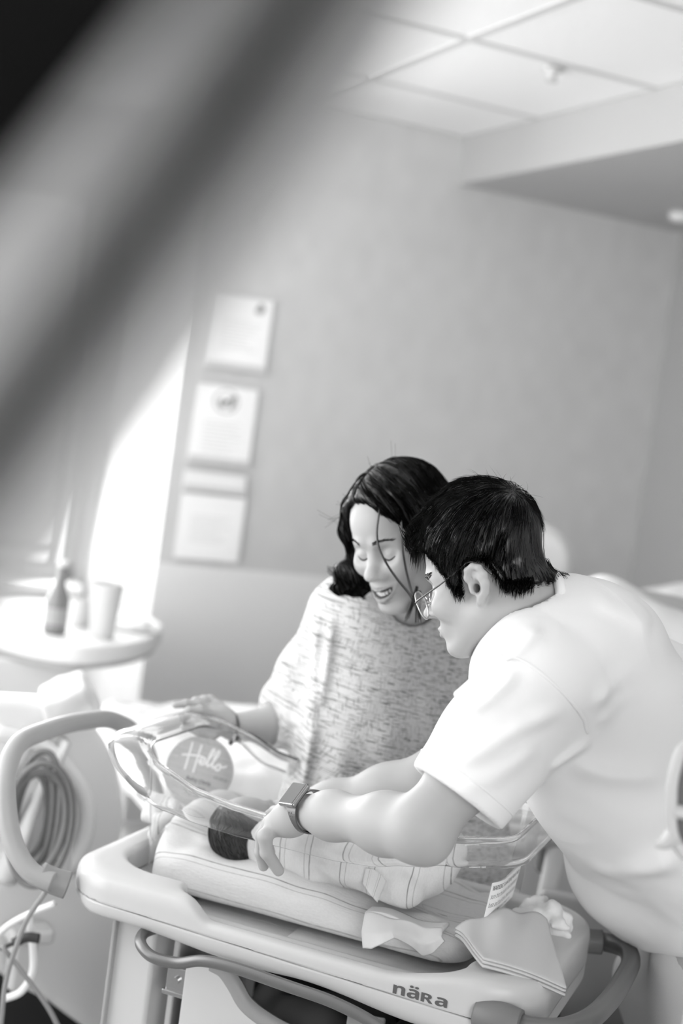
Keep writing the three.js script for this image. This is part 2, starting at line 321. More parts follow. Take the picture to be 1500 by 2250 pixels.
{ // notices on the back wall
  const lines = (seed0, emblem) => {
    const cv = document.createElement('canvas'); cv.width = 256; cv.height = 340; const g = cv.getContext('2d');
    g.fillStyle = '#f2f2f2'; g.fillRect(0, 0, 256, 340);
    if (emblem) { g.strokeStyle = '#9a9a9a'; g.lineWidth = 6; g.beginPath(); g.arc(128, 66, 50, 0, 7); g.stroke(); g.fillStyle = '#808080'; g.beginPath(); g.arc(112, 74, 16, 0, 7); g.fill(); g.lineWidth = 15; g.strokeStyle = '#7a7a7a'; g.beginPath(); g.moveTo(150, 96); g.lineTo(162, 40); g.stroke(); g.beginPath(); g.moveTo(108, 92); g.lineTo(150, 50); g.stroke(); }
    g.fillStyle = '#cfcfcf'; for (let i = 0; i < 9; i++) g.fillRect(46, (emblem ? 160 : 110) + i * 17, 110 + 60 * h3(i, seed0, 1), 4);
    const t = new THREE.CanvasTexture(cv); t.colorSpace = THREE.SRGBColorSpace; return t;
  };
  const rows = [[1.452, 1.660, 1.705, 1.945, 'top notice sheet in holder, partly behind the blur', 0], [1.440, 1.648, 1.395, 1.650, 'notice sheet with round emblem in wall holder', 1], [1.437, 1.647, 1.300, 1.365, 'short notice strip between two larger sheets', 2], [1.437, 1.655, 1.075, 1.292, 'lowest notice sheet above the wall guard', 3]];
  for (const [a0, a1, y0, y1, label, k] of rows) {
    const t = thing('wall_notice', label, 'notice', 'notices on the back wall');
    t.rotation.y = ROOM;
    t.position.copy(room((a0 + a1) / 2, y0, BACK - 0.007));
    const w = a1 - a0, h = y1 - y0;
    mesh('holder', [rbox(w + 0.006, h, 0.006, 0.002, 0, h / 2, 0.003)], std(0.7, 0.3), t);
    const face = mesh('sheet', [new THREE.PlaneGeometry(w, h - 0.006).translate(0, h / 2, 0.0065)], k === 2 ? M.paper : std(1, 0.85, { map: lines(k, k === 1) }), t);
    if (k < 3) mesh('lip', [rbox(w + 0.006, 0.02, 0.012, 0.003, 0, 0.01, 0.008)], std(0.62, 0.3), t);
    if (k === 0) mesh('round_mark', [new THREE.CylinderGeometry(0.018, 0.018, 0.002, 24).rotateX(Math.PI / 2).translate(0.06, h - 0.034, 0.008)], std(0.4, 0.6), t);
  }
}

// ------------------------------------------------------------------ bedside cabinet and what stands on it
{
  const Y = 0.92, c = thing('bedside_cabinet', 'bedside cabinet with rounded overhanging top by the bay window', 'cabinet');
  const P = [[-1.02, -3.55], [-0.933,0.920,-3.847], [-0.848,0.920,-3.801], [-0.727,0.920,-3.744], [-0.620,0.920,-3.746], [-0.532,0.920,-3.869], [-0.487,0.920,-4.025], [-0.478,0.920,-4.209], [-0.515,0.920,-4.347]].map((p) => p.length === 2 ? p : [p[0], p[2]]);
  P.push([-0.62, -4.45], [-1.1, -4.35]);
  const outline = new THREE.Shape(new THREE.SplineCurve(P.map((p) => new THREE.Vector2(p[0], -p[1])).concat([new THREE.Vector2(P[0][0], -P[0][1])])).getPoints(80));
  mesh('top', new THREE.ExtrudeGeometry(outline, { depth: 0.032, bevelEnabled: true, bevelSize: 0.008, bevelThickness: 0.008, bevelSegments: 3, steps: 1 }).rotateX(-Math.PI / 2).translate(0, Y - 0.04, 0), M.wainscot, c);
  mesh('edge_band', new THREE.ExtrudeGeometry(outline, { depth: 0.016, bevelEnabled: false }).scale(0.985, 0.985, 1).rotateX(-Math.PI / 2).translate(-0.012, Y - 0.062, -0.06), std(0.4, 0.5), c);
  const body = mesh('body', rbox(0.62, Y - 0.07, 0.5, 0.012, -0.31, (Y - 0.07) / 2 + 0.006, -0.25), std(0.62, 0.5), c);
  const k = [-0.609,0.860,-3.824]; body.position.set(k[0] - 0.02, 0, k[2]); body.rotation.y = 0.25;
}
{
  const at = [-0.721,0.920,-3.877];
  const b = thing('bottle', 'slender dark glass bottle on the bedside cabinet', 'bottle'); b.position.set(...at);
  mesh('glass', lathe([[0, 0.002], [0.03, 0.002], [0.032, 0.008], [0.032, 0.085], [0.029, 0.1], [0.016, 0.135], [0.013, 0.155], [0.0125, 0.185], [0, 0.185]], 32), std(0.2, 0.15), b);
  mesh('label', new THREE.CylinderGeometry(0.0325, 0.0325, 0.045, 32, 1, true).translate(0, 0.05, 0), std(0.34, 0.6), b);
  mesh('cap', lathe([[0, 0.2], [0.014, 0.2], [0.0155, 0.197], [0.0155, 0.183], [0.012, 0.183]], 24), std(0.7, 0.4), b);
  const d = thing('paper_cup', 'tall pale paper cup on the bedside cabinet', 'cup'); d.position.set(...[-0.601,0.920,-3.921]);
  mesh('cup', lathe([[0, 0.003], [0.032, 0.003], [0.033, 0.001], [0.046, 0.145], [0.048, 0.149], [0.046, 0.15], [0.0445, 0.146], [0.032, 0.008], [0, 0.008]], 36), std(0.6, 0.6), d);
  const e = thing('tumbler', 'short clear tumbler between bottle and paper cup', 'glass'); e.position.set(...[-0.684,0.920,-4.051]);
  mesh('glass', lathe([[0, 0.002], [0.03, 0.002], [0.034, 0.08], [0.032, 0.08], [0.028, 0.012], [0, 0.012]], 32), std(0.55, 0.3), e);
  const f = single('crumpled_cloth', 'small white crumpled napkin at the cabinet corner', 'napkin', [surface((x, y, z) => { const d2 = ell([0, 0.008, 0], [0.075, 0.026, 0.05])(x, y, z); return Math.max(d2 + 0.012 * noise(x * 40, y * 40, z * 40), -y + 0.001); }, [-0.1, -0.01, -0.08], [0.1, 0.05, 0.08], 0.006)], M.cotton);
  f.position.set(...[-0.536,0.920,-4.101]);
}

// ------------------------------------------------------------------ hospital bed behind the crib
{
  const bed = thing('hospital_bed', 'white hospital bed with raised back and plastic end panels behind the crib', 'bed');
  const F = [-0.315,0.698,-3.050], dir = [Math.cos(0.42), 0, -Math.sin(0.42)], side = [Math.sin(0.42), 0, Math.cos(0.42)];
  bed.position.set(F[0], 0, F[2]); bed.rotation.y = 0.42;
  // local: x toward the pillow end, z toward the crib
  mesh('base', [rbox(1.75, 0.16, 0.62, 0.05, 0.95, 0.42, -0.35), rbox(0.5, 0.3, 0.5, 0.06, 0.5, 0.2, -0.35), rbox(0.5, 0.3, 0.5, 0.06, 1.5, 0.2, -0.35)], M.plasticGrey, bed);
  for (const [x, z] of [[0.25, -0.06], [0.25, -0.66], [1.7, -0.06], [1.7, -0.66]]) mesh('caster', [new THREE.CylinderGeometry(0.07, 0.07, 0.04, 24).rotateX(Math.PI / 2).translate(x, 0.07, z)], M.black, bed);
  const mat = union([cap([0.1, 0.72, -0.35], [1.05, 0.72, -0.35], 0.07), cap([1.05, 0.72, -0.35], [1.62, 1.06, -0.35], 0.07)], 0.02);
  const wide = (f) => (x, y, z) => { const q = Math.max(Math.abs(z + 0.35) - 0.33, 0); return Math.hypot(q, f(x, y, -0.35) + 0.07) - 0.07; };
  mesh('mattress', surface(wide(mat), [-0.05, 0.55, -0.85], [1.85, 1.3, 0.2], 0.018), std(0.5, 0.6), bed);
  const sh = wide(mat);
  mesh('sheet', surface((x, y, z) => Math.max(sh(x, y, z) - 0.012 - 0.012 * noise(x * 9, y * 9, z * 9) - 0.006 * noise(x * 23, y * 20, z * 23), 0.66 - y + 0.3 * (x - 1.2) * (x > 1.2 ? -1 : 0), 0.0 - x), [-0.05, 0.55, -0.85], [1.85, 1.35, 0.2], 0.014), M.cotton, bed);
  mesh('pillow', surface((x, y, z) => { const e = ell([1.6, 1.15, -0.4], [0.2, 0.075, 0.3], rotXYZ(0, 0, 0.5))(x, y, z); return e + 0.008 * noise(x * 14, y * 14, z * 14); }, [1.3, 0.9, -0.8], [1.9, 1.4, 0], 0.012), M.cotton, bed);
}
{ // headboard wing, bedding and end panel belong to the same bed, in world axes
  const W3 = new THREE.Group(); const bedT = scene.getObjectByName('hospital_bed'); bedT.updateMatrixWorld();
  const inv = bedT.matrixWorld.clone().invert(); const inBed = (name, g, m) => { const gg = g.clone(); gg.applyMatrix4(inv); return mesh(name, gg, m, bedT); };
  const C = [0.481,1.316,-3.550];
  inBed('headboard', merged([surface((x, y, z) => { const q = cap([C[0], C[1], 0], [C[0] + 0.06, C[1] - 0.85, 0], 0.1, 0.16)(x, y, 0); return Math.hypot(Math.max(q + 0.03, 0), z - C[2]) - 0.03; }, add(C, [-0.2, -1.05, -0.06]), add(C, [0.3, 0.15, 0.06]), 0.012)]), M.plastic);
  const bl = union([cap([0.553,1.245,-3.200], [0.606,1.263,-3.200], 0.06, 0.062), cap([0.606,1.263,-3.200], [0.831,1.186,-3.200], 0.062, 0.07)], 0.04);
  inBed('blanket', surface((x, y, z) => bl(x, y, z) - 0.008 * noise(x * 14, y * 14, z * 14), add([0.553,1.245,-3.200], [-0.1, -0.25, -0.12]), add([0.831,1.186,-3.200], [0.1, 0.25, 0.12]), 0.012), M.cotton);
  inBed('backrest', merged([tube([[0.698,1.245,-3.350], [0.784,1.241,-3.350], [0.882,1.228,-3.350], [1.033,1.211,-3.350]], 0.055, { sides: 16 })]), std(0.42, 0.6));
  const F3 = new THREE.Matrix4().makeRotationY(0.5); F3.setPosition(vec([-0.439,0.747,-2.950]).setY(0));
  const foot = (name, g, m) => { const gg = g.clone(); gg.applyMatrix4(F3); inBed(name, gg, m); };
  const sh = new THREE.Shape(); sh.moveTo(-0.5, 0.5); sh.lineTo(-0.5, 0.9); sh.quadraticCurveTo(-0.42, 0.95, -0.12, 0.94); sh.bezierCurveTo(-0.02, 0.93, 0.05, 0.82, 0.06, 0.72); sh.bezierCurveTo(0.07, 0.62, 0.03, 0.56, -0.06, 0.52); sh.lineTo(-0.5, 0.5);
  foot('end_panel', new THREE.ExtrudeGeometry(sh, { depth: 0.03, bevelEnabled: true, bevelSize: 0.02, bevelThickness: 0.02, bevelSegments: 5, curveSegments: 24 }).translate(0, 0, -0.03), std(0.86, 0.35));
  foot('panel_rib', tube([[-0.22, 0.9, 0.03], [-0.1, 0.86, 0.035], [-0.01, 0.75, 0.035], [-0.02, 0.64, 0.035], [-0.1, 0.58, 0.03]], 0.016), std(0.86, 0.35));
  const q = new THREE.Shape(); q.moveTo(-0.02, 0.36); q.bezierCurveTo(-0.14, 0.42, -0.24, 0.5, -0.26, 0.58); q.lineTo(0.3, 0.58); q.lineTo(0.3, 0.2); q.bezierCurveTo(0.2, 0.2, 0.08, 0.28, -0.02, 0.36);
  foot('end_skirt', new THREE.ExtrudeGeometry(q, { depth: 0.12, bevelEnabled: true, bevelSize: 0.03, bevelThickness: 0.03, bevelSegments: 5, curveSegments: 24 }).translate(0, 0.0, -0.1), std(0.74, 0.4));
  foot('end_base', rbox(0.8, 0.4, 0.2, 0.03, -0.15, 0.205, -0.2), M.black);
  foot('bracket', merged([rbox(0.05, 0.12, 0.05, 0.012, -0.13, 0.46, 0.1), rbox(0.09, 0.03, 0.06, 0.01, -0.12, 0.51, 0.1)]), M.plastic);
  for (const [p, q2] of [[[0.524,0.809,-2.900], [0.515,0.676,-2.900]], [[0.611,0.812,-2.900], [0.589,0.619,-2.900]]]) inBed('side_rail_bar', tube([p, mix(p, q2, 0.5), q2], 0.019), std(0.9, 0.4));
  inBed('side_panel', rbox(0.3, 0.26, 0.03, 0.012, ...[0.645,0.594,-2.850]), std(0.5, 0.5));
  inBed('bed_cover', rbox(0.34, 0.26, 0.05, 0.02, ...[0.576,0.697,-3.050]), M.cotton);
  inBed('side_rail_top', tube([[0.410,0.807,-2.920], [0.528,0.815,-2.900], [0.630,0.815,-2.900]], 0.022), M.plastic);
  inBed('side_rail_bottom', tube([[0.418,0.617,-2.920], [0.524,0.648,-2.900], [0.648,0.628,-2.900]], 0.03), std(0.5, 0.5));
  inBed('rail_clamp', rbox(0.05, 0.07, 0.05, 0.012, ...[0.520,0.762,-2.960]), std(0.2, 0.5));
}
{
  const cl = single('folded_towel', 'bright white folded towel draped over the bed end', 'towel', [surface((x, y, z) => { const d = Math.hypot(Math.max(Math.abs(x) - 0.055, 0), Math.max(Math.abs(y) - 0.04, 0), Math.max(Math.abs(z) - 0.05, 0)) - 0.022; return d + 0.01 * noise(x * 22, y * 22, z * 22); }, [-0.12, -0.1, -0.12], [0.12, 0.1, 0.12], 0.007)], M.cotton);
  cl.position.set(...[-0.493,0.955,-2.900]); cl.rotation.set(0.2, 0.3, 0.45); cl.scale.setScalar(0.68);
  const dr = single('hanging_towel', 'white towel hanging below the folded towel', 'towel', [sheet(16, 24, (u, v) => [lerp(-0.055, 0.05, u) * (1 - 0.2 * v), -0.3 * v, 0.03 * Math.sin(u * 7 + v * 2) + 0.02 * v], 0.012)], M.cotton);
  dr.position.set(...[-0.518,0.895,-2.880]); dr.rotation.z = -0.25;
  const hc = single('hose_coil', 'coil of grey and dark hoses hanging on the bed end', 'hose', [0, 1, 2, 3, 4].map((i) => { const o = [-0.507,0.778,-2.800], w = 0.03 + i * 0.008, h = 0.085 + 0.012 * ((i * 2) % 5); const pts = []; for (let k = 0; k < 14; k++) { const a = k / 14 * 6.283; pts.push([o[0] + Math.cos(a) * w - 0.012 + i * 0.006, o[1] + Math.sin(a) * h - 0.03, o[2] + 0.012 * i + 0.01 * Math.sin(a * 2 + i)]); } return tube(pts, 0.0065 + 0.0015 * (i % 2), { closed: true, seg: 60, sides: 8 }); }), std(0.16, 0.4));
  const h2 = single('white_hose', 'thick white hose looped beside the dark hoses', 'hose', [tube([[-0.544,0.841,-2.820], [-0.511,0.827,-2.820], [-0.471,0.780,-2.810], [-0.450,0.719,-2.810], [-0.445,0.658,-2.800], [-0.456,0.602,-2.800]], 0.014, { sides: 12 }), tube([[-0.559,0.778,-2.840], [-0.571,0.721,-2.840], [-0.551,0.653,-2.830], [-0.515,0.605,-2.820]], 0.012, { sides: 12 })], std(0.7, 0.4));
  const w1 = single('white_cable', 'white cable looping down at the lower left', 'cable', [tube([[-0.413,0.670,-2.550], [-0.461,0.639,-2.560], [-0.502,0.601,-2.580], [-0.527,0.556,-2.600]], 0.006), tube([[-0.466,0.624,-2.600], [-0.451,0.567,-2.600], [-0.446,0.516,-2.600], [-0.463,0.479,-2.600], [-0.492,0.462,-2.600]], 0.007)], std(0.8, 0.4));
  const g1 = single('grey_cable', 'thin grey cable running down from the crib corner', 'cable', [tube([[-0.410,0.735,-2.420], [-0.440,0.673,-2.450], [-0.457,0.614,-2.470], [-0.473,0.535,-2.500], [-0.476,0.451,-2.520]], 0.0045), tube([[-0.487,0.599,-2.500], [-0.440,0.540,-2.520], [-0.396,0.479,-2.540], [-0.367,0.428,-2.550]], 0.0045)], std(0.3, 0.4));
  const cn = single('cable_connector', 'small dark cable connector with white sleeve at the lower left', 'connector', [tube([[-0.479,0.584,-2.560], [-0.456,0.598,-2.560], [-0.434,0.599,-2.560]], 0.009), tube([[-0.502,0.570,-2.560], [-0.479,0.584,-2.560]], 0.004)], M.dark);
}
{ // dark bin standing beyond the foot end of the crib
  const b = thing('waste_bin', 'black waste bin beyond the foot handle of the crib', 'bin');
  const p = [0.651,0.540,-2.740]; b.position.set(p[0], 0, p[2]);
  mesh('bin', lathe([[0, 0.003], [0.11, 0.003], [0.115, 0.01], [0.14, p[1] - 0.01], [0.145, p[1]], [0.135, p[1]], [0.13, p[1] - 0.015], [0.105, 0.02], [0, 0.02]], 36), M.black, b);
}

// ------------------------------------------------------------------ the bassinet cart (local: x along its length, y up, -z across)
const CRIB = new THREE.Vector3(-0.364, 0, -2.282), CTURN = THREE.MathUtils.degToRad(-21);
const cribThing = (name, label, category, group) => { const g = thing(name, label, category, group); g.position.copy(CRIB); g.rotation.y = CTURN; return g; };
function rectPath(l0, l1, w0, w1, r, n) {                      // rounded rectangle in plan: n points [l, w], starting at the front middle
  const pts = [], arc = 10, cs = [[l1 - r, w0 + r, -Math.PI / 2], [l1 - r, w1 - r, 0], [l0 + r, w1 - r, Math.PI / 2], [l0 + r, w0 + r, Math.PI]];
  const raw = []; for (const [cx, cy, a0] of cs) for (let i = 0; i <= arc; i++) { const a = a0 + i / arc * Math.PI / 2; raw.push([cx + Math.cos(a) * r, cy + Math.sin(a) * r]); }
  raw.push(raw[0]); let total = 0; const acc = [0]; for (let i = 1; i < raw.length; i++) acc.push(total += Math.hypot(raw[i][0] - raw[i - 1][0], raw[i][1] - raw[i - 1][1]));
  for (let k = 0, j = 0; k < n; k++) { const s = k / n * total; while (acc[j + 1] < s) j++; const t = (s - acc[j]) / (acc[j + 1] - acc[j] || 1); pts.push([lerp(raw[j][0], raw[j + 1][0], t), lerp(raw[j][1], raw[j + 1][1], t)]); }
  return pts;
}
const rrect = (x, z, cx, cz, hx, hz, r) => { const qx = Math.abs(x - cx) - hx + r, qz = Math.abs(z - cz) - hz + r; return Math.hypot(Math.max(qx, 0), Math.max(qz, 0)) + Math.min(Math.max(qx, qz), 0) - r; };
{
  const cart = cribThing('bassinet_cart', 'white hospital bassinet cart with tray, drawer and tube handles', 'bassinet cart');
  // plan outline, its bottom and top profile
  const plan = (x, z) => rrect(x, z, 0.388, -0.215, 0.398, 0.225, 0.1);
  const bottom = (x) => 0.757 + 0.02 * smooth(0.06, -0.02, x) + 0.006 * Math.sin(x * 14) - 0.024 * smooth(0.4, 0.6, x);
  const notch = (x) => 0.841 - 0.034 * smooth(0.215, 0.27, x) * smooth(0.72, 0.55, x);
  const tray = (x, y, z) => {
    const p = plan(x, z), low = bottom(x);
    let d = smax(p, Math.max(low - y, y - 0.841), 0.03);
    // the front lip dips where the tub shows
    const front = smooth(-0.11, -0.07, z);
    d = smax(d, y - lerp(0.841, notch(x), front), 0.014);
    // recess for the tub, open to the front between the corners
    const rec = smax(rrect(x, z, 0.378, -0.232, 0.332, 0.17, 0.09), 0.79 - y, 0.006);
    const gap = smax(smax(rrect(x, z, 0.43, -0.09, 0.232, 0.072, 0.03), 0.797 - y, 0.006), -1, 0);
    return smax(smax(d, -rec, 0.012), -gap, 0.012);
  };
  const seam = (x) => 0.794 - 0.025 * x;
  const lo = [-0.03, 0.7, -0.46], hi = [0.81, 0.86, 0.03];
  mesh('tray', surface((x, y, z) => Math.max(tray(x, y, z), seam(x) + 0.0003 - y), lo, hi, 0.0045), M.plastic, cart);
  mesh('tray_skirt', surface((x, y, z) => Math.max(tray(x, y, z) + 0.0004, y - seam(x) + 0.0003), lo, hi, 0.0045), M.plastic, cart);
  // handles
  const hl = mesh('head_handle', tube([[-0.008,0.804,0.009], [-0.045, 0.815, 0.02], [-0.085, 0.855, 0.02], [-0.125, 0.945, 0.0], [-0.15, 0.985, -0.06], [-0.157, 0.995, -0.16], [-0.157, 0.993, -0.28], [-0.15, 0.98, -0.38], [-0.12, 0.94, -0.44], [-0.08, 0.85, -0.455], [-0.02, 0.8, -0.4]], 0.0165, { seg: 90, sides: 18 }), M.plasticGrey, cart);
  mesh('collar', tube([[0.006, 0.797, -0.012], [-0.018, 0.804, 0.002], [-0.034, 0.812, 0.012]], (t) => 0.022 - 0.002 * t, { sides: 24 }), std(0.26, 0.5), hl);
  const hr = mesh('foot_handle', tube([[0.765, 0.79, -0.405], [0.8, 0.792, -0.42], [0.835, 0.797, -0.40], [0.857, 0.8, -0.34], [0.862, 0.8, -0.24], [0.86, 0.8, -0.14], [0.845, 0.797, -0.05], [0.815, 0.792, -0.005], [0.77, 0.787, 0.005], [0.72, 0.785, -0.01]], 0.0155, { seg: 80, sides: 18 }), M.metal, cart);
  mesh('collar', tube([[0.745, 0.79, -0.395], [0.775, 0.79, -0.41], [0.795, 0.791, -0.418]], 0.0205, { sides: 24 }), M.collar, hr);
  mesh('collar', tube([[0.70, 0.785, 0.0], [0.735, 0.7865, 0.006], [0.765, 0.787, 0.006]], (t) => 0.021 + 0.004 * Math.sin(t * 3), { sides: 24 }), M.collar, hr);
  // posts, cabinet, drawer, towel rail
  mesh('post', [rbox(0.075, 0.62, 0.09, 0.008, 0.108, 0.44, -0.115), rbox(0.012, 0.62, 0.05, 0.004, 0.068, 0.44, -0.105)], M.plastic, cart);
  mesh('post', [rbox(0.075, 0.62, 0.09, 0.008, 0.108, 0.44, -0.345)], M.plastic, cart);
  mesh('post_edge', [rbox(0.006, 0.62, 0.02, 0.002, 0.073, 0.44, -0.07)], M.plasticGrey, cart);
  mesh('cabinet', [rbox(0.5, 0.6, 0.012, 0.004, 0.45, 0.44, -0.39), rbox(0.012, 0.6, 0.3, 0.004, 0.72, 0.44, -0.24), rbox(0.012, 0.6, 0.3, 0.004, 0.175, 0.44, -0.24), rbox(0.55, 0.02, 0.3, 0.004, 0.45, 0.15, -0.24)], std(0.5, 0.5), cart);
  mesh('base', [rbox(0.72, 0.05, 0.36, 0.02, 0.4, 0.1, -0.22)], M.plasticGrey, cart);
  for (const [x, z] of [[0.08, -0.06], [0.08, -0.38], [0.72, -0.06], [0.72, -0.38]]) mesh('caster', [new THREE.CylinderGeometry(0.04, 0.04, 0.025, 20).rotateX(Math.PI / 2).translate(x, 0.042, z), box(0.012, 0.05, 0.02, x, 0.08, z)], M.dark, cart);
  { // drawer front with a scooped top edge and its grey trim
    const sh = new THREE.Shape(); sh.moveTo(0.215, 0.36); sh.lineTo(0.215, 0.713);
    const cut = [[0.255, 0.712], [0.275, 0.707], [0.295, 0.69], [0.32, 0.664], [0.37, 0.645], [0.44, 0.635], [0.52, 0.635], [0.6, 0.645], [0.66, 0.69], [0.7, 0.713]];
    sh.splineThru(cut.map((p) => new THREE.Vector2(p[0], p[1]))); sh.lineTo(0.73, 0.713); sh.lineTo(0.73, 0.36); sh.lineTo(0.215, 0.36);
    const dr = mesh('drawer', new THREE.ExtrudeGeometry(sh, { depth: 0.014, bevelEnabled: true, bevelSize: 0.003, bevelThickness: 0.003, bevelSegments: 2, curveSegments: 40 }).translate(0, 0, -0.07), M.plastic, cart);
    mesh('trim', tube(cut.map((p) => [p[0], p[1] + 0.006, -0.062]), 0.014, { seg: 60, sides: 10, flat: 0.9 }), std(0.3, 0.45), dr);
    mesh('bin', [rbox(0.5, 0.01, 0.28, 0.003, 0.46, 0.5, -0.22), rbox(0.5, 0.2, 0.01, 0.003, 0.46, 0.6, -0.36)], std(0.05, 0.6), dr);
  }
  mesh('drawer_slide', [rbox(0.045, 0.045, 0.006, 0.002, 0.2, 0.674, -0.064), rbox(0.05, 0.008, 0.012, 0.002, 0.2, 0.655, -0.06), new THREE.CylinderGeometry(0.006, 0.006, 0.01, 16).rotateX(Math.PI / 2).translate(0.196, 0.676, -0.06), rbox(0.02, 0.05, 0.014, 0.002, 0.222, 0.675, -0.068)], M.steel, cart);
  mesh('towel_rail', tube([[0.165, 0.762, -0.04], [0.155, 0.758, -0.005], [0.165, 0.752, 0.02], [0.19, 0.742, 0.03], [0.235, 0.743, 0.03], [0.275, 0.757, 0.03], [0.32, 0.761, 0.03], [0.42, 0.757, 0.03], [0.5, 0.752, 0.03], [0.57, 0.735, 0.03], [0.62, 0.70, 0.03], [0.66, 0.69, 0.03], [0.69, 0.7, -0.02]], 0.009, { seg: 120, sides: 14 }), M.metal, cart);
  const font = await new FontLoader().loadAsync('fonts/droid/droid_sans_bold.typeface.json');
  const letters = []; let pen = 0; for (const ch of ['n', '\u00e4', 'R', 'a']) { const q = new TextGeometry(ch, { font, size: 0.02, depth: 0.0008, curveSegments: 6 }); q.computeBoundingBox(); const b = q.boundingBox, xh = ch === '\u00e4' ? 0.0185 : 0.0132; q.translate(-b.min.x, -b.min.y, 0); q.scale(0.0185 / (b.max.x - b.min.x), xh / (b.max.y - b.min.y), 1); q.translate(pen, 0, 0); pen += 0.0215; letters.push(q); }
  const lg = mesh('lettering', letters, std(0.1, 0.5), cart); lg.position.set(0.574, 0.783, 0.0098); lg.rotation.x = 0.04;
  const bg = single('drawer_bag', 'dark folded bag inside the bassinet drawer', 'bag', [surface((x, y, z) => ell([0.4, 0.6, -0.2], [0.14, 0.07, 0.09])(x, y, z) + 0.02 * noise(x * 20, y * 20, z * 20), [0.2, 0.48, -0.33], [0.6, 0.72, -0.08], 0.009)], std(0.08, 0.6)); bg.position.copy(CRIB); bg.rotation.y = CTURN;
  const pk = single('white_packet', 'small white packet lying in the bassinet drawer', 'packet', [rbox(0.06, 0.012, 0.05, 0.004).rotateX(0.4).rotateY(0.3).translate(0.5, 0.662, -0.12)], M.cotton); pk.position.copy(CRIB); pk.rotation.y = CTURN;
  const bk = single('patterned_pouch', 'black printed pouch beside the white packet in the drawer', 'pouch', [rbox(0.07, 0.03, 0.06, 0.01, 0.58, 0.67, -0.12)], M.black); bk.position.copy(CRIB); bk.rotation.y = CTURN;
}
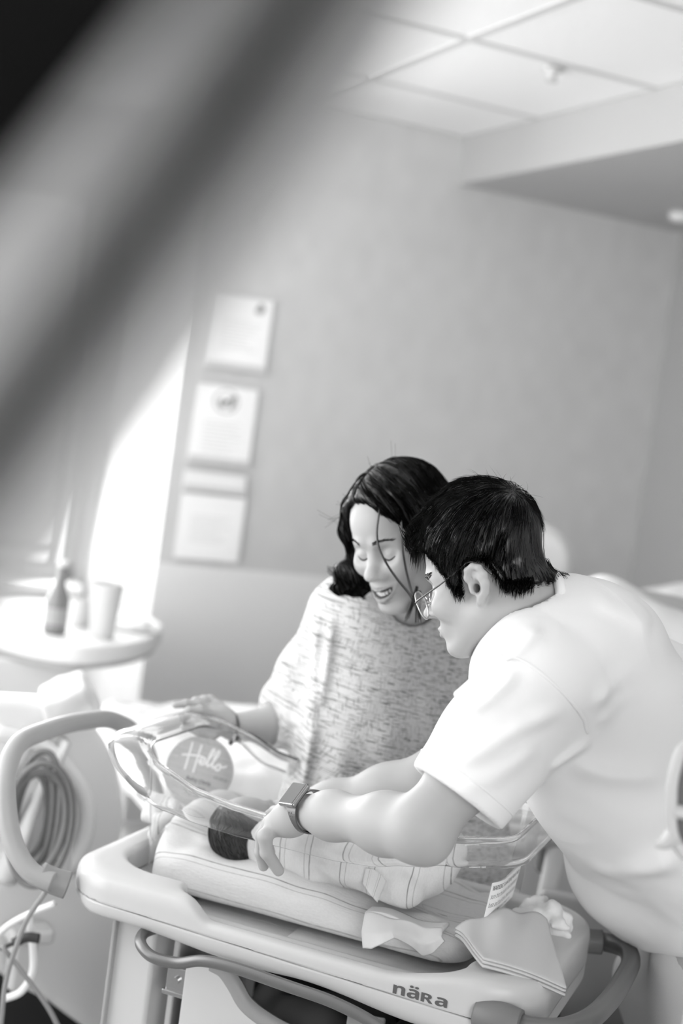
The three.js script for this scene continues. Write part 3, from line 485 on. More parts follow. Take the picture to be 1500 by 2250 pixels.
// the clear tub
const rimHeight = (l, w) => { const k = [[-0.05, 1.05], [0.02, 1.05], [0.05, 1.038], [0.072, 1.027], [0.128, 1.008], [0.194, 0.986], [0.26, 0.977], [0.32, 0.974], [0.45, 0.974], [0.5, 0.979], [0.55, 0.993], [0.6, 1.008], [0.65, 1.014], [0.8, 1.012]]; let i = 0; while (i < k.length - 2 && k[i + 1][0] < l) i++; const t = clamp((l - k[i][0]) / (k[i + 1][0] - k[i][0])); return lerp(k[i][1], k[i + 1][1], t * t * (3 - 2 * t) * 0.5 + t * 0.5); };
{
  const tub = cribThing('bassinet_tub', 'clear acrylic bassinet tub with flared rim holding the newborn', 'bassinet tub');
  const n = 200, base = rectPath(0.082, 0.66, 0.085, 0.378, 0.075, n), top = rectPath(0.06, 0.685, 0.07, 0.395, 0.085, n), lip = rectPath(-0.005, 0.715, 0.03, 0.425, 0.1, n), FLOOR = 0.797;
  const wall = (k, t) => { const b = base[k % n], c = top[k % n], l = lerp(b[0], c[0], t), w = lerp(b[1], c[1], t); return [l, lerp(FLOOR, rimHeight(c[0], c[1]) - 0.012, t), -w]; };
  const flare = (k, t) => { const c = top[k % n], d = lip[k % n], h = rimHeight(c[0], c[1]), drop = smooth(0.05, 0.2, c[0]), u = 1 - t, q = 3 * u * t * t * 0.55 + t * t * t, y = -0.012 * u * u * u + 3 * u * u * t * 0.012 + 3 * u * t * t * (0.004 + 0.008 * (1 - drop)) - (0.033 * drop + 0.002) * t * t * t; return [lerp(c[0], d[0], q), h + y, -lerp(c[1], d[1], q)]; };
  const grid = (f, m) => { const pos = [], idx = []; for (let j = 0; j <= m; j++) for (let k = 0; k <= n; k++) pos.push(...f(k, j / m)); for (let j = 0; j < m; j++) for (let k = 0; k < n; k++) { const a = j * (n + 1) + k; idx.push(a, a + 1, a + n + 1, a + 1, a + n + 2, a + n + 1); } const g = new THREE.BufferGeometry(); g.setAttribute('position', new THREE.Float32BufferAttribute(pos, 3)); g.setAttribute('uv', new THREE.Float32BufferAttribute(new Float32Array(pos.length / 3 * 2), 2)); g.setIndex(idx); return g; };
  const rings = (k, t) => wall(k, t);
  const g = grid(rings, 40); g.computeVertexNormals();
  mesh('shell', g, M.pane, tub);
  const ring = (f, r, sides = 10) => { const p = []; for (let k = 0; k < n; k += 2) p.push(f(k)); return tube(p, r, { closed: true, seg: n, sides }); };
  { // the flared lip is thick: a closed ring of clear acrylic
    const m = 10, pos = [], idx = [], w = 2 * (m + 1), th = 0.0045;
    for (let k = 0; k <= n; k++) {
      const P = []; for (let j = 0; j <= m; j++) P.push(flare(k, j / m));
      const c = top[k % n], d = lip[k % n], o = vec([d[0] - c[0], 0, -(d[1] - c[1])]).normalize();
      const N = P.map((p, j) => { const a = P[Math.max(0, j - 1)], b = P[Math.min(m, j + 1)], t = vec(b).sub(vec(a)).normalize(), s = t.dot(o); return [-o.x * t.y, s, -o.z * t.y]; });
      for (let j = 0; j <= m; j++) pos.push(...P[j]);
      for (let j = m; j >= 0; j--) { const q = th * (0.7 + 0.3 * Math.sin(Math.PI * j / m)); pos.push(P[j][0] - N[j][0] * q, P[j][1] - N[j][1] * q, P[j][2] - N[j][2] * q); }
    }
    for (let k = 0; k < n; k++) for (let j = 0; j < w; j++) { const a = k * w + j, b = k * w + (j + 1) % w; idx.push(a, b, a + w, b, b + w, a + w); }
    const lg = new THREE.BufferGeometry(); lg.setAttribute('position', new THREE.Float32BufferAttribute(pos, 3)); lg.setAttribute('uv', new THREE.Float32BufferAttribute(new Float32Array(pos.length / 3 * 2), 2)); lg.setIndex(idx); lg.computeVertexNormals();
    mesh('lip', lg, M.bead, tub);
  }
  const fl = new THREE.Shape(base.map((p) => new THREE.Vector2(p[0], p[1])));
  mesh('floor_panel', new THREE.ShapeGeometry(fl).rotateX(-Math.PI / 2).translate(0, FLOOR, 0), M.pane, tub);
  { // printed warning label round the front foot corner
    const cv = document.createElement('canvas'); cv.width = 640; cv.height = 256; const q = cv.getContext('2d'); q.fillStyle = '#f4f4f4'; q.fillRect(0, 0, 640, 256); q.fillStyle = '#2a2a2a'; q.font = 'bold 50px sans-serif'; q.fillText('WARNING: To avoid tipping hazard, make', 22, 62, 600); q.font = '50px sans-serif'; q.fillText('sure that the basket or bed components in', 22, 126, 600); q.fillText('base and that all doors, drawers and casters', 22, 190, 600); q.font = '20px sans-serif'; q.fillText('locked. Do not use if damaged.  4 / 19', 170, 232, 400);
    const tx = new THREE.CanvasTexture(cv); tx.colorSpace = THREE.SRGBColorSpace;
    const path = base.map((b, k) => k), K0 = n * 0.0, pos = [], uv = [], idx = []; 
    // indices where the label starts and ends along the wall
    let ks = 0, best = 9; for (let k = 0; k < n; k++) { const p = wall(k, 0.6), e = Math.hypot(p[0] - 0.668, -p[2] - 0.115); if (e < best) { best = e; ks = k; } }
    const m = 26; for (let j = 0; j <= 6; j++) for (let i = 0; i <= m; i++) { const k0 = ks + i * 0.6, a = wall(Math.floor(k0), 0.42 + 0.27 * j / 6), b = wall(Math.floor(k0) + 1, 0.42 + 0.27 * j / 6), p = mix(a, b, k0 % 1), c = [0.37, p[1], -0.232], dd = Math.hypot(p[0] - c[0], p[2] - c[2]); pos.push(p[0] + (p[0] - c[0]) / dd * 0.0012, p[1], p[2] + (p[2] - c[2]) / dd * 0.0012); uv.push(i / m, j / 6); }
    for (let j = 0; j < 6; j++) for (let i = 0; i < m; i++) { const a = j * (m + 1) + i; idx.push(a, a + 1, a + m + 1, a + 1, a + m + 2, a + m + 1); }
    const lg = new THREE.BufferGeometry(); lg.setAttribute('position', new THREE.Float32BufferAttribute(pos, 3)); lg.setAttribute('uv', new THREE.Float32BufferAttribute(uv, 2)); lg.setIndex(idx); lg.computeVertexNormals();
    mesh('warning_label', lg, std(1, 0.5, { map: tx }), tub);
  }
}
// striped linen, mattress, cloths
const stripe = (size, lines, tone) => noiseTexture(size, (u, v) => { let c = 0.95 + 0.02 * noise(u * 200, v * 200, 6); for (const [p, w, k] of lines) { const d = Math.abs(u + 0.004 * Math.sin(v * 6.283 * 3 + p * 20) - p); c -= smooth(w, w * 0.4, d) * k * (0.75 + 0.25 * noise(v * 50, p * 9, 3)); } return c; }, { srgb: true });
const sheetTex = stripe(512, [[0.22, 0.011, 0.36], [0.3, 0.008, 0.2], [0.62, 0.008, 0.22], [0.7, 0.011, 0.4]]);
M.sheetStripe = new THREE.MeshPhysicalMaterial({ color: grey(0.72), roughness: 0.9, map: sheetTex, bumpMap: speck, bumpScale: 0.0004 });
{
  const m = cribThing('crib_mattress', 'plump mattress under a thin striped sheet in the tub', 'mattress');
  const f = (x, y, z) => {
    const q = rrect(x, z, 0.371, -0.232, 0.282, 0.14, 0.06), h = 0.868 + 0.012 * smooth(0.25, 0.1, x) + 0.045 * smooth(0.25, 0.1, x) * smooth(-0.12, -0.2, z) - 0.014 * smooth(0.3, 0.5, x) + 0.01 * noise(x * 9, 3, z * 11) + 0.009 * noise(x * 22 + z * 9, 7, z * 20);
    return smax(smax(q + 0.004 * noise(x * 14, y * 30, z * 14), y - h, 0.04), 0.8 - y, 0.02);
  };
  const hem = foldLine([[0.079,0.870,-0.082], [0.086,0.885,-0.117], [0.108,0.890,-0.147], [0.144,0.886,-0.160], [0.194,0.875,-0.158]], 0.006, 0.006, 0.5)[0], f2 = (x, y, z) => f(x, y, z) - hem(x, y, z);
  mesh('mattress', surface(f2, [0.07, 0.79, -0.39], [0.68, 0.97, -0.07], 0.005, { uv: (x, y, z, nx, ny, nz) => [(-z * 1.0 + (y - 0.86) * 1.0 * (nz > 0.2 ? 1 : 0)) / 0.15 + 0.012 * noise(x * 10, y * 6, z * 6), x / 0.5] }), M.sheetStripe, m);
}
{
  const hat = cribThing('knit_cap', 'small crumpled cloth cap in the head corner of the tub', 'cap');
  const c = [0.045,0.890,-0.220];
  mesh('cloth', surface((x, y, z) => { const d = union([ell(add(c, [0.01, -0.012, 0]), [0.034, 0.02, 0.03]), cap(add(c, [-0.03, 0.02, 0]), add(c, [0.03, 0.012, 0.01]), 0.012), cap(add(c, [0.035, 0.0, 0.03]), add(c, [0.012, -0.035, 0.035]), 0.009)], 0.02)(x, y, z); return d + 0.007 * noise(x * 45, y * 45, z * 45); }, add(c, [-0.1, -0.08, -0.08]), add(c, [0.1, 0.06, 0.08]), 0.005, { uv: (x, y, z) => [x / 0.1, z / 0.1] }), M.sheetStripe, hat);
}
{ // folded cloths on the tray
  const a = cribThing('folded_cloth', 'thin white folded cloth hanging over the tray front', 'cloth');
  const hang = (u) => { const k = [[0, 0.046], [0.12, 0.044], [0.3, 0.024], [0.38, 0.016], [0.55, 0.03], [0.72, 0.04], [0.86, 0.03], [1, 0.008]]; let i = 0; while (i < k.length - 2 && k[i + 1][0] < u) i++; return lerp(k[i][1], k[i + 1][1], clamp((u - k[i][0]) / (k[i + 1][0] - k[i][0]))); };
  const p0 = [0.488,0.845,-0.077], p1 = [0.609,0.845,-0.088];
  mesh('cloth', [sheet(24, 16, (u, v) => { const p = mix(p0, p1, u); return [p[0] + 0.012 * v, p[1] + 0.012 - hang(u) * v + 0.002 * Math.sin(u * 14), p[2] + 0.02 * Math.min(1, v * 2) + 0.012 * v * Math.sin(u * 6.5)]; }, 0.003), sheet(20, 8, (u, v) => { const p = mix(p0, p1, u); return [p[0], p[1] + 0.014 + 0.004 * Math.sin(u * 7), p[2] - 0.03 * v]; }, 0.006)], M.cotton, a);
  const b = cribThing('burp_cloth', 'white folded burp cloth draped over the tray corner', 'cloth');
  const q00 = [0.629,0.850,-0.089], q10 = [0.737,0.860,-0.206], q01 = [0.692,0.847,-0.022], q11 = [0.807,0.820,-0.066];
  const drape = (off) => sheet(30, 24, (u, v) => { const p = mix(mix(q00, q10, u), mix(q01, q11, u), v); return [p[0], p[1] + off + 0.02 * Math.sin(u * 3.1) * (1 - v * 0.8) + 0.004 * Math.sin(u * 16 + v * 5) * (1 - v) - 0.006 * v * v, p[2]]; }, 0.004);
  mesh('cloth', [drape(0.002), drape(0.008), drape(0.013)], M.cotton, b);
  const t = cribThing('crumpled_tissue', 'crumpled white tissue on the tray by the warning label', 'tissue');
  const c = [0.717,0.850,-0.262];
  mesh('tissue', surface((x, y, z) => ell(add(c, [0, 0.008, 0]), [0.045, 0.026, 0.035])(x, y, z) + 0.016 * noise(x * 42, y * 50, z * 42) + 0.006 * noise(x * 90, y * 90, z * 90), add(c, [-0.08, -0.03, -0.07]), add(c, [0.08, 0.06, 0.07]), 0.004), std(0.78, 0.85), t);
}
{ // round wooden plaque leaning at the head end
  const d = thing('announcement_plaque', 'round pale wooden plaque with white script lettering behind the tub rim', 'plaque');
  const c = [-0.191,0.933,-2.600]; const R = 76 * 2.6 / 3200;
  d.position.set(c[0], c[1], c[2]); d.rotation.set(-0.08, -0.1, -0.136);
  const cv = document.createElement('canvas'); cv.width = cv.height = 512; const q = cv.getContext('2d');
  q.fillStyle = '#c6c6c6'; q.fillRect(0, 0, 512, 512);
  for (let i = 0; i < 300; i++) { q.strokeStyle = `rgba(${150 + 60 * h3(i, 1, 1) | 0},${150 + 60 * h3(i, 1, 1) | 0},${150 + 60 * h3(i, 1, 1) | 0},0.25)`; q.lineWidth = 1 + 2 * h3(i, 2, 1); const y = 512 * h3(i, 3, 1); q.beginPath(); q.moveTo(0, y); q.bezierCurveTo(170, y + 10 * h3(i, 4, 1), 340, y - 10 * h3(i, 5, 1), 512, y); q.stroke(); }
  q.strokeStyle = '#fbfbfb'; q.lineCap = 'round'; q.lineJoin = 'round'; q.lineWidth = 15;
  const path = (pts) => { q.beginPath(); q.moveTo(pts[0][0], pts[0][1]); for (let i = 1; i < pts.length; i++) q.bezierCurveTo(...pts[i]); q.stroke(); };
  path([[150, 70], [148, 140, 148, 210, 146, 275]]); path([[222, 70], [218, 140, 216, 210, 214, 280]]); path([[100, 178], [150, 165, 210, 150, 250, 150]]);
  path([[236, 190], [262, 190, 282, 178, 276, 160], [268, 146, 240, 160, 240, 190], [242, 215, 270, 214, 288, 190]]);
  path([[288, 190], [320, 130, 336, 80, 324, 72], [306, 66, 298, 150, 302, 200], [306, 216, 320, 205, 330, 186]]);
  path([[330, 186], [360, 130, 378, 84, 366, 74], [346, 68, 338, 150, 342, 200], [346, 214, 358, 206, 366, 196]]);
  path([[396, 170], [372, 172, 362, 206, 378, 218], [400, 226, 412, 190, 396, 172], [410, 190, 430, 186, 446, 170]]);
  q.fillStyle = '#7d7d7d'; q.font = '34px sans-serif'; q.fillText('WORLD', 374, 288, 110);
  q.strokeStyle = '#8a8a8a'; q.lineWidth = 3; for (const y of [358, 412, 462]) { q.beginPath(); q.moveTo(110, y); q.lineTo(430, y); q.stroke(); }
  q.fillStyle = '#3c3c3c'; q.font = 'bold 38px sans-serif'; q.fillText('\u2665 Baby Chris \u2665', 148, 348, 250); q.font = 'bold 32px sans-serif'; q.fillText('- 10 - 2025', 190, 402, 180);
  const tx = new THREE.CanvasTexture(cv); tx.colorSpace = THREE.SRGBColorSpace;
  mesh('board', [new THREE.CylinderGeometry(R, R, 0.006, 64).rotateX(Math.PI / 2)], std(0.62, 0.6), d);
  mesh('printed_face', [new THREE.CircleGeometry(R * 0.992, 64).translate(0, 0, 0.0034)], std(0.8, 0.6, { map: tx }), d);
}

// ------------------------------------------------------------------ people: shared builders
// head space: origin between the ears, x to the person's left, y up, z to the front (metres)
function frame(origin, yaw, pitch, roll, s = 1) {              // yaw: turned from facing the camera towards +x; pitch: nose down
  const m = new THREE.Matrix4().makeRotationFromEuler(new THREE.Euler(pitch, yaw, roll, 'YXZ'));
  m.scale(new THREE.Vector3(s, s, s)); m.setPosition(vec(origin)); return m;
}
const into = (m, p) => { const v = vec(p).applyMatrix4(m.clone().invert()); return [v.x, v.y, v.z]; };
const outof = (m, p) => { const v = vec(p).applyMatrix4(m); return [v.x, v.y, v.z]; };
const mirror = (p) => [-p[0], p[1], p[2]];
function headField({ male = 0, smile = 0, neck, flat = 0, short = 1 }) {
  const L = [];
  const both = (f) => { L.push(f([1]), f([-1])); };
  L.push(ell([0, 0.052, -0.014 + 0.012 * flat], [0.075, 0.083, 0.094 - 0.017 * flat]));
  L.push(withK(ell([0, 0.045, 0.03], [0.063, 0.06, 0.056]), 0.03));
  L.push(withK(ell([0, -0.02, 0.03], [0.059 + 0.003 * male, 0.066, 0.055]), 0.03));
  for (const s of [-1, 1]) {
    L.push(withK(ell([s * 0.041, -0.022 + 0.006 * smile, 0.058 + 0.003 * smile], [0.025, 0.024 + 0.002 * smile, 0.024]), 0.022));
    L.push(withK(cap([s * 0.054, -0.05, 0.0], [s * 0.017, -0.1, 0.06], 0.021 + 0.003 * male, 0.018), 0.03));
    L.push(withK(cap([s * 0.016, 0.03, 0.081], [s * 0.046, 0.026, 0.062], 0.008 + 0.002 * male, 0.008), 0.014));
  }
  L.push(withK(ell([0, -0.099, 0.066], [0.023, 0.018, 0.019]), 0.018));
  L.push(withK(ell([0, -0.062, 0.064], [0.033, 0.028, 0.027]), 0.016));
  const skull = union(L, 0.03);
  const nz0 = male ? 0 : -0.004, nw0 = male ? 1 : 1.18; const nose = union([cap([0, 0.014, 0.078 + nz0], [0, -0.018, 0.097 + nz0], 0.0075, 0.0095 * nw0), withK(ell([0, -0.027, 0.102 + nz0], [0.0125 * nw0, 0.011, 0.0125]), 0.01), withK(ell([0.0125 * nw0, -0.031, 0.091 + nz0], [0.0085, 0.008, 0.011]), 0.008), withK(ell([-0.0125 * nw0, -0.031, 0.091 + nz0], [0.0085, 0.008, 0.011]), 0.008)], 0.012);
  const arc = (y0, y1, z0, zc, w) => { const p = []; for (let i = -4; i <= 4; i++) { const t = i / 4; p.push([t * w, lerp(y0, y1, t * t), lerp(zc, z0, t * t)]); } return p; };
  const my = -0.066, up = arc(my + 0.006, my + 0.013 * smile + 0.001, 0.076, 0.0925, 0.024 + 0.006 * smile), low = arc(my - 0.006 - 0.0105 * smile, my + 0.013 * smile, 0.075, 0.0905, 0.0235 + 0.006 * smile);
  const lipsUp = union(chain(up, up.map((_, i) => 0.0042 - 0.00055 * Math.abs(i - 4))), 0.003), lipsLow = union(chain(low, low.map((_, i) => 0.0056 - 0.0008 * Math.abs(i - 4))), 0.003);
  const neckF = neck ? union(neck.map((q) => q), 0.03) : null;
  const eyes = [1, -1].map((s) => ({ sock: ell([s * 0.0315, 0.009, 0.089], [0.0185, 0.0125, 0.017]), lid: ell([s * 0.0315, 0.0075, 0.0665], [0.0145, 0.0125, 0.0135]) }));
  const mouth = ell([0, my - 0.001 - 0.002 * smile, 0.089], [0.021 + 0.006 * smile, 0.0015 + 0.0065 * smile, 0.016]); 
  const nostril = [ell([0.0065, -0.0375, 0.0975], [0.004, 0.003, 0.005]), ell([-0.0065, -0.0375, 0.0975], [0.004, 0.003, 0.005])];
  const f = (x, y0, z) => {
    const y = y0 < 0 ? y0 / short : y0;
    let d = skull(x, y, z);
    if (neckF) d = smin(d, neckF(x, y0, z), 0.03);
    if (z > 0.03 && y > -0.13 && y < 0.06) {
      for (const e of eyes) d = smax(d, -e.sock(x, y, z), 0.014);
      for (const e of eyes) d = smin(d, e.lid(x, y, z), 0.006);
      d = smin(d, nose(x, y, z), 0.012);
      for (const n of nostril) d = smax(d, -n(x, y, z), 0.003);
      d = smin(d, lipsUp(x, y, z), 0.005); d = smin(d, lipsLow(x, y, z), 0.005);
      if (smile) d = smax(d, -mouth(x, y - 0.012 * smile * (x / 0.027) ** 2, z), 0.0025);
    }
    return d;
  };
  f.mouth = (x, y, z) => mouth(x, y / short - 0.012 * smile * (x / 0.027) ** 2, z);
  f.lips = (x, y, z) => Math.min(lipsUp(x, y / short, z), lipsLow(x, y / short, z));
  f.skull = (x, y, z) => skull(x, y < 0 ? y / short : y, z);
  f.scalp = (x, y, z) => { const d = f.skull(x, y, z); return neckF ? smin(d, neckF(x, y, z), 0.03) : d; };
  return f;
}
function earField(s) {                                         // left ear for s = 1
  const K = 0.8, X = (p) => [s * (0.0735 + p[0] * K), p[1] * K, p[2] * K];
  const helix = [[0.004, 0.004, 0.006], [0.008, 0.018, 0.01], [0.012, 0.031, 0.005], [0.015, 0.036, -0.007], [0.017, 0.031, -0.019], [0.017, 0.018, -0.026], [0.015, 0.002, -0.026], [0.011, -0.012, -0.019], [0.008, -0.022, -0.01]].map(X);
  const anti = [[0.009, 0.022, -0.008], [0.012, 0.012, -0.016], [0.012, 0.0, -0.017], [0.009, -0.01, -0.011]].map(X);
  const L = [...chain(helix, helix.map((_, i) => i < 7 ? 0.0036 : 0.0046)), ...chain(anti, anti.map(() => 0.0037)), cap(X([0.005, 0.02, -0.006]), X([0.008, -0.006, -0.012]), 0.0045), cap(X([0.012, 0.02, -0.018]), X([0.011, -0.004, -0.02]), 0.004), cap(X([0.007, -0.02, -0.008]), X([0.006, -0.028, -0.004]), 0.0062, 0.0058), cap(X([0.004, -0.002, 0.006]), X([0.006, -0.007, 0.005]), 0.0045), cap(X([-0.004, 0.01, -0.008]), X([-0.004, -0.012, -0.006]), 0.009)];
  const u = union(L, 0.006), dent = ell(X([0.013, -0.001, -0.006]), [0.009, 0.0095, 0.0065]), canal = ell(X([0.0, -0.003, -0.002]), [0.016, 0.0065, 0.0042]);
  const f = (x, y, z) => smax(u(x, y, z), -dent(x, y, z), 0.004); f.canal = canal; return f;
}
function strands(field, { seeds, dir, length, steps = 8, lift, radius = 0.0004, jitter = 0.3, keep }) {
  const pos = [], nor = [], idx = [], e = 0.002;
  const grad = (p) => { const g = [field(p[0] + e, p[1], p[2]) - field(p[0] - e, p[1], p[2]), field(p[0], p[1] + e, p[2]) - field(p[0], p[1] - e, p[2]), field(p[0], p[1], p[2] + e) - field(p[0], p[1], p[2] - e)], l = Math.hypot(...g) || 1; return [g[0] / l, g[1] / l, g[2] / l]; };
  const SN = 5;
  for (const s of seeds) {
    let p = [...s]; const P = [], Nn = [], len = length(s), j = [rr(-1, 1) * jitter, rr(-1, 1) * jitter, rr(-1, 1) * jitter], lf = lift(), r0 = radius * rr(0.7, 1.4);
    for (let i = 0; i <= steps; i++) {
      const n = grad(p), d = field(p[0], p[1], p[2]), t = i / steps, off = lf(t);
      p = add(p, n, clamp(off - d, -0.004, 0.006)); P.push(p); Nn.push(n);
      let v = dir(p, n, s, t); v = add(v, j); const q = v[0] * n[0] + v[1] * n[1] + v[2] * n[2]; v = add(v, n, -q * 0.96); const l = Math.hypot(...v) || 1;
      p = add(p, v, len / steps / l);
    }
    if (keep && !keep(P)) continue;
    const base = pos.length / 3;
    for (let i = 0; i <= steps; i++) {
      const a = P[Math.max(0, i - 1)], b = P[Math.min(steps, i + 1)], T = vec(b).sub(vec(a)).normalize(), N = vec(Nn[i]), Bn = T.clone().cross(N).normalize(); N.crossVectors(Bn, T);
      const r = r0 * Math.max(0.12, 1 - (i / steps) ** 3) * (i ? 1 : 0.8);
      for (let k = 0; k < 3; k++) { const an = k * 2.0944 + 0.5236, x = Bn.x * Math.cos(an) + N.x * Math.sin(an), y = Bn.y * Math.cos(an) + N.y * Math.sin(an), z = Bn.z * Math.cos(an) + N.z * Math.sin(an); pos.push(P[i][0] + x * r, P[i][1] + y * r, P[i][2] + z * r); nor.push(x, y, z); }
    }
    for (let i = 0; i < steps; i++) for (let k = 0; k < 3; k++) { const a = base + i * 3 + k, b = base + i * 3 + (k + 1) % 3; idx.push(a, b, a + 3, b, b + 3, a + 3); }
  }
  const g = new THREE.BufferGeometry(); g.setAttribute('position', new THREE.Float32BufferAttribute(pos, 3)); g.setAttribute('normal', new THREE.Float32BufferAttribute(nor, 3)); g.setAttribute('uv', new THREE.Float32BufferAttribute(new Float32Array(pos.length / 3 * 2), 2)); g.setIndex(idx); return g;
}
function seedsOn(geometry, n, ok = () => true) { const p = geometry.attributes.position, o = []; let guard = 0; while (o.length < n && guard++ < n * 30) { const i = Math.floor(rnd() * p.count), q = [p.getX(i) + rr(-1, 1) * 0.002, p.getY(i) + rr(-1, 1) * 0.002, p.getZ(i) + rr(-1, 1) * 0.002]; if (ok(q)) o.push(q); } return o; }
const withColor = (g, v = 1) => { if (!g.attributes.color) { const n = g.attributes.position.count; g.setAttribute('color', new THREE.BufferAttribute(new Float32Array(n * 3).fill(v), 3)); } return g; };
const joinSkin = (list) => mergeGeometries(list.map((g) => withColor(g)).map((g) => { const o = g.index ? g.toNonIndexed() : g; return o; }));
// a hand: wrist point, direction of the fingers, back-of-hand normal, per-finger chains of world points
function handGeometry(parts, lo, hi, cell = 0.0026) { const f = union(parts, 0.01); return surface(f, lo, hi, cell); }
function bounds(list, pad) { const lo = [9, 9, 9], hi = [-9, -9, -9]; for (const f of list) for (let i = 0; i < 3; i++) { lo[i] = Math.min(lo[i], f.c[i] - f.R - pad); hi[i] = Math.max(hi[i], f.c[i] + f.R + pad); } return [lo, hi]; }
// fingers from a palm: each entry [root, middle, tip-joint, tip], radius
const finger = (pts, r) => chain(pts, pts.map((_, i) => r * (1 - 0.1 * i))).map((f) => withK(f, 0.004));

// ------------------------------------------------------------------ the man leaning over the foot end
{
  const man = thing('person', 'person with short dark hair, glasses, watch and white t-shirt leaning over the crib', 'person');
  const LEFT = [-0.358, 0, 0.934];
  const ear = [0.207,1.386,-2.080];
  const yaw = THREE.MathUtils.degToRad(-90 - 24), pitch = THREE.MathUtils.degToRad(22);
  let hm = frame([0, 0, 0], yaw, pitch, 0, 1.02); const e0 = outof(hm, [0.08, 0, -0.004]); hm = frame(add(ear, e0, -1), yaw, pitch, 0, 1.02);
  const nape = [0.346,1.321,-2.170], napeL = into(hm, nape);
  const neck = [cap([0, -0.035, -0.03], mix([0, -0.035, -0.03], napeL, 0.6), 0.058, 0.06), cap(mix([0, -0.035, -0.03], napeL, 0.6), napeL, 0.06, 0.075), withK(cap([0.03, -0.04, -0.02], add(napeL, [0.05, 0, 0.02], 0.8), 0.03, 0.04), 0.03)];
  const hf = headField({ male: 1, neck, flat: 1.35, short: 0.79 }), el = earField(1), er = earField(-1);
  const headAll = (x, y, z) => { let d = hf(x, y, z); d = smin(d, el(x, y, z), 0.005); d = smin(d, er(x, y, z), 0.005); return smax(d, -el.canal(x, y, z), 0.002); };
  const head = surface(headAll, [-0.105, -0.21, -0.17], [0.105, 0.15, 0.13], 0.0027, { color: (x, y, z) => 1 - 0.25 * smooth(0.003, -0.001, hf.lips(x, y, z)) });
  // hair
  const hairline = (z, y, x) => { const k = [[-0.2, -0.014], [-0.06, -0.012], [-0.042, -0.002], [-0.03, 0.03], [-0.02, 0.042], [0.008, 0.04], [0.016, 0.028], [0.022, -0.004], [0.034, -0.002], [0.045, 0.036], [0.06, 0.064], [0.075, 0.076], [0.2, 0.08]]; let i = 0; while (i < k.length - 2 && k[i + 1][0] < z) i++; return lerp(k[i][1], k[i + 1][1], clamp((z - k[i][0]) / (k[i + 1][0] - k[i][0]))); };
  const thick = (x, y, z) => 0.004 + 0.017 * smooth(0.0, 0.11, y) + 0.007 * smooth(0.07, 0.1, z) * smooth(0.06, 0.1, y) + 0.004 * smooth(-0.02, -0.08, z);
  const hairF = (x, y, z) => smax(hf.scalp(x, y, z) - thick(x, y, z) - 0.003 * noise(x * 60, y * 40, z * 60), hairline(z + 0.004 * noise(x * 90, y * 90, z * 90), y, x) - y + 0.003 * noise(x * 160, 4, z * 160), 0.006);
  const hairBase = surface(hairF, [-0.12, -0.05, -0.15], [0.12, 0.18, 0.14], 0.003);
  const whorl = [0.02, 0.13, -0.07];
  const flow = (p, n, s, t) => { let v = [p[0] - whorl[0], p[1] - whorl[1], p[2] - whorl[2]]; const l = Math.hypot(...v) || 1; v = [v[0] / l, v[1] / l, v[2] / l]; const side = smooth(0.03, 0.075, Math.abs(p[0])); return [v[0] * 0.8, v[1] * 0.7 - 0.55 * side - 0.2, v[2] * 0.9 + 0.5 * smooth(0.04, 0.1, p[1])]; };
  const loose = seedsOn(hairBase, 9500, (q) => q[1] > -0.02);
  const hairS = strands(hairF, { seeds: loose, dir: flow, length: (s) => s[1] > 0.05 ? rr(0.028, 0.05) : rr(0.01, 0.02), steps: 6, lift: () => { const a = rr(0.0005, 0.0045), b = rr(-0.002, 0.006); return (t) => a + b * t * t; }, radius: 0.0003, jitter: 0.24, keep: (P) => P.every((p) => p[1] > -0.022 || p[2] > -0.03) && (P[6][2] > -0.04 || P[6][1] > 0.05 || hf.scalp(...P[6]) < 0.011) });
  const fringe = []; for (let i = 0; i < 700; i++) { const x = rr(-0.06, 0.066); fringe.push([x, 0.085 + rr(-0.004, 0.03), 0.083 + rr(-0.02, 0.02)]); }
  const fr = strands((x, y, z) => hf.skull(x, y, z) - 0.008, { seeds: fringe, dir: () => [0.12, -0.85, 0.3], length: () => rr(0.02, 0.045), steps: 6, lift: () => { const a = rr(0.002, 0.012), b = rr(0, 0.006); return (t) => a + b * t; }, radius: 0.0005, jitter: 0.3 });
  const edge = []; for (let i = 0; i < 1500; i++) { const z = rr(-0.085, 0.07); const y = hairline(z) + rr(0, 0.012); const x = 0.085; edge.push([x * (1 - Math.max(0, (Math.abs(z + 0.01) - 0.03) * 5)), y, z]); }
  const ed = strands((x, y, z) => hf.scalp(x, y, z) - 0.004, { seeds: edge, dir: () => [0, -1, 0.12], length: () => rr(0.008, 0.018), steps: 4, lift: () => { const a = rr(0.0, 0.003); return (t) => a; }, radius: 0.0004, jitter: 0.35 });
  const fly = strands(hairF, { seeds: seedsOn(hairBase, 90, (q) => q[1] > 0.11 && q[2] < 0.05), dir: flow, length: () => rr(0.02, 0.04), steps: 6, lift: () => { const b = rr(0.008, 0.022); return (t) => 0.001 + b * t; }, radius: 0.00022, jitter: 0.9 });

  // arms and torso under the shirt
  const shL = [0.301,1.258,-2.030], elbL = [0.167,1.056,-1.965], wrL = [0.008,1.004,-2.165];
  const shR = add(add(shL, LEFT, -0.33), [0, 0.03, 0]), elbR = [0.186,1.035,-2.300], wrR = [0.005,0.952,-2.370];
  const S0 = [0.373,1.260,-2.200], S1 = [0.505,1.156,-2.240], S2 = [0.679,1.025,-2.340];
  const hipL = add(S2, LEFT, 0.1), hipR = add(S2, LEFT, -0.1), kneeL = [S2[0] + 0.06, 0.5, hipL[2] - 0.06], kneeR = [S2[0] + 0.1, 0.5, hipR[2]], ankL = [S2[0] + 0.16, 0.1, hipL[2]], ankR = [S2[0] + 0.25, 0.1, hipR[2]];
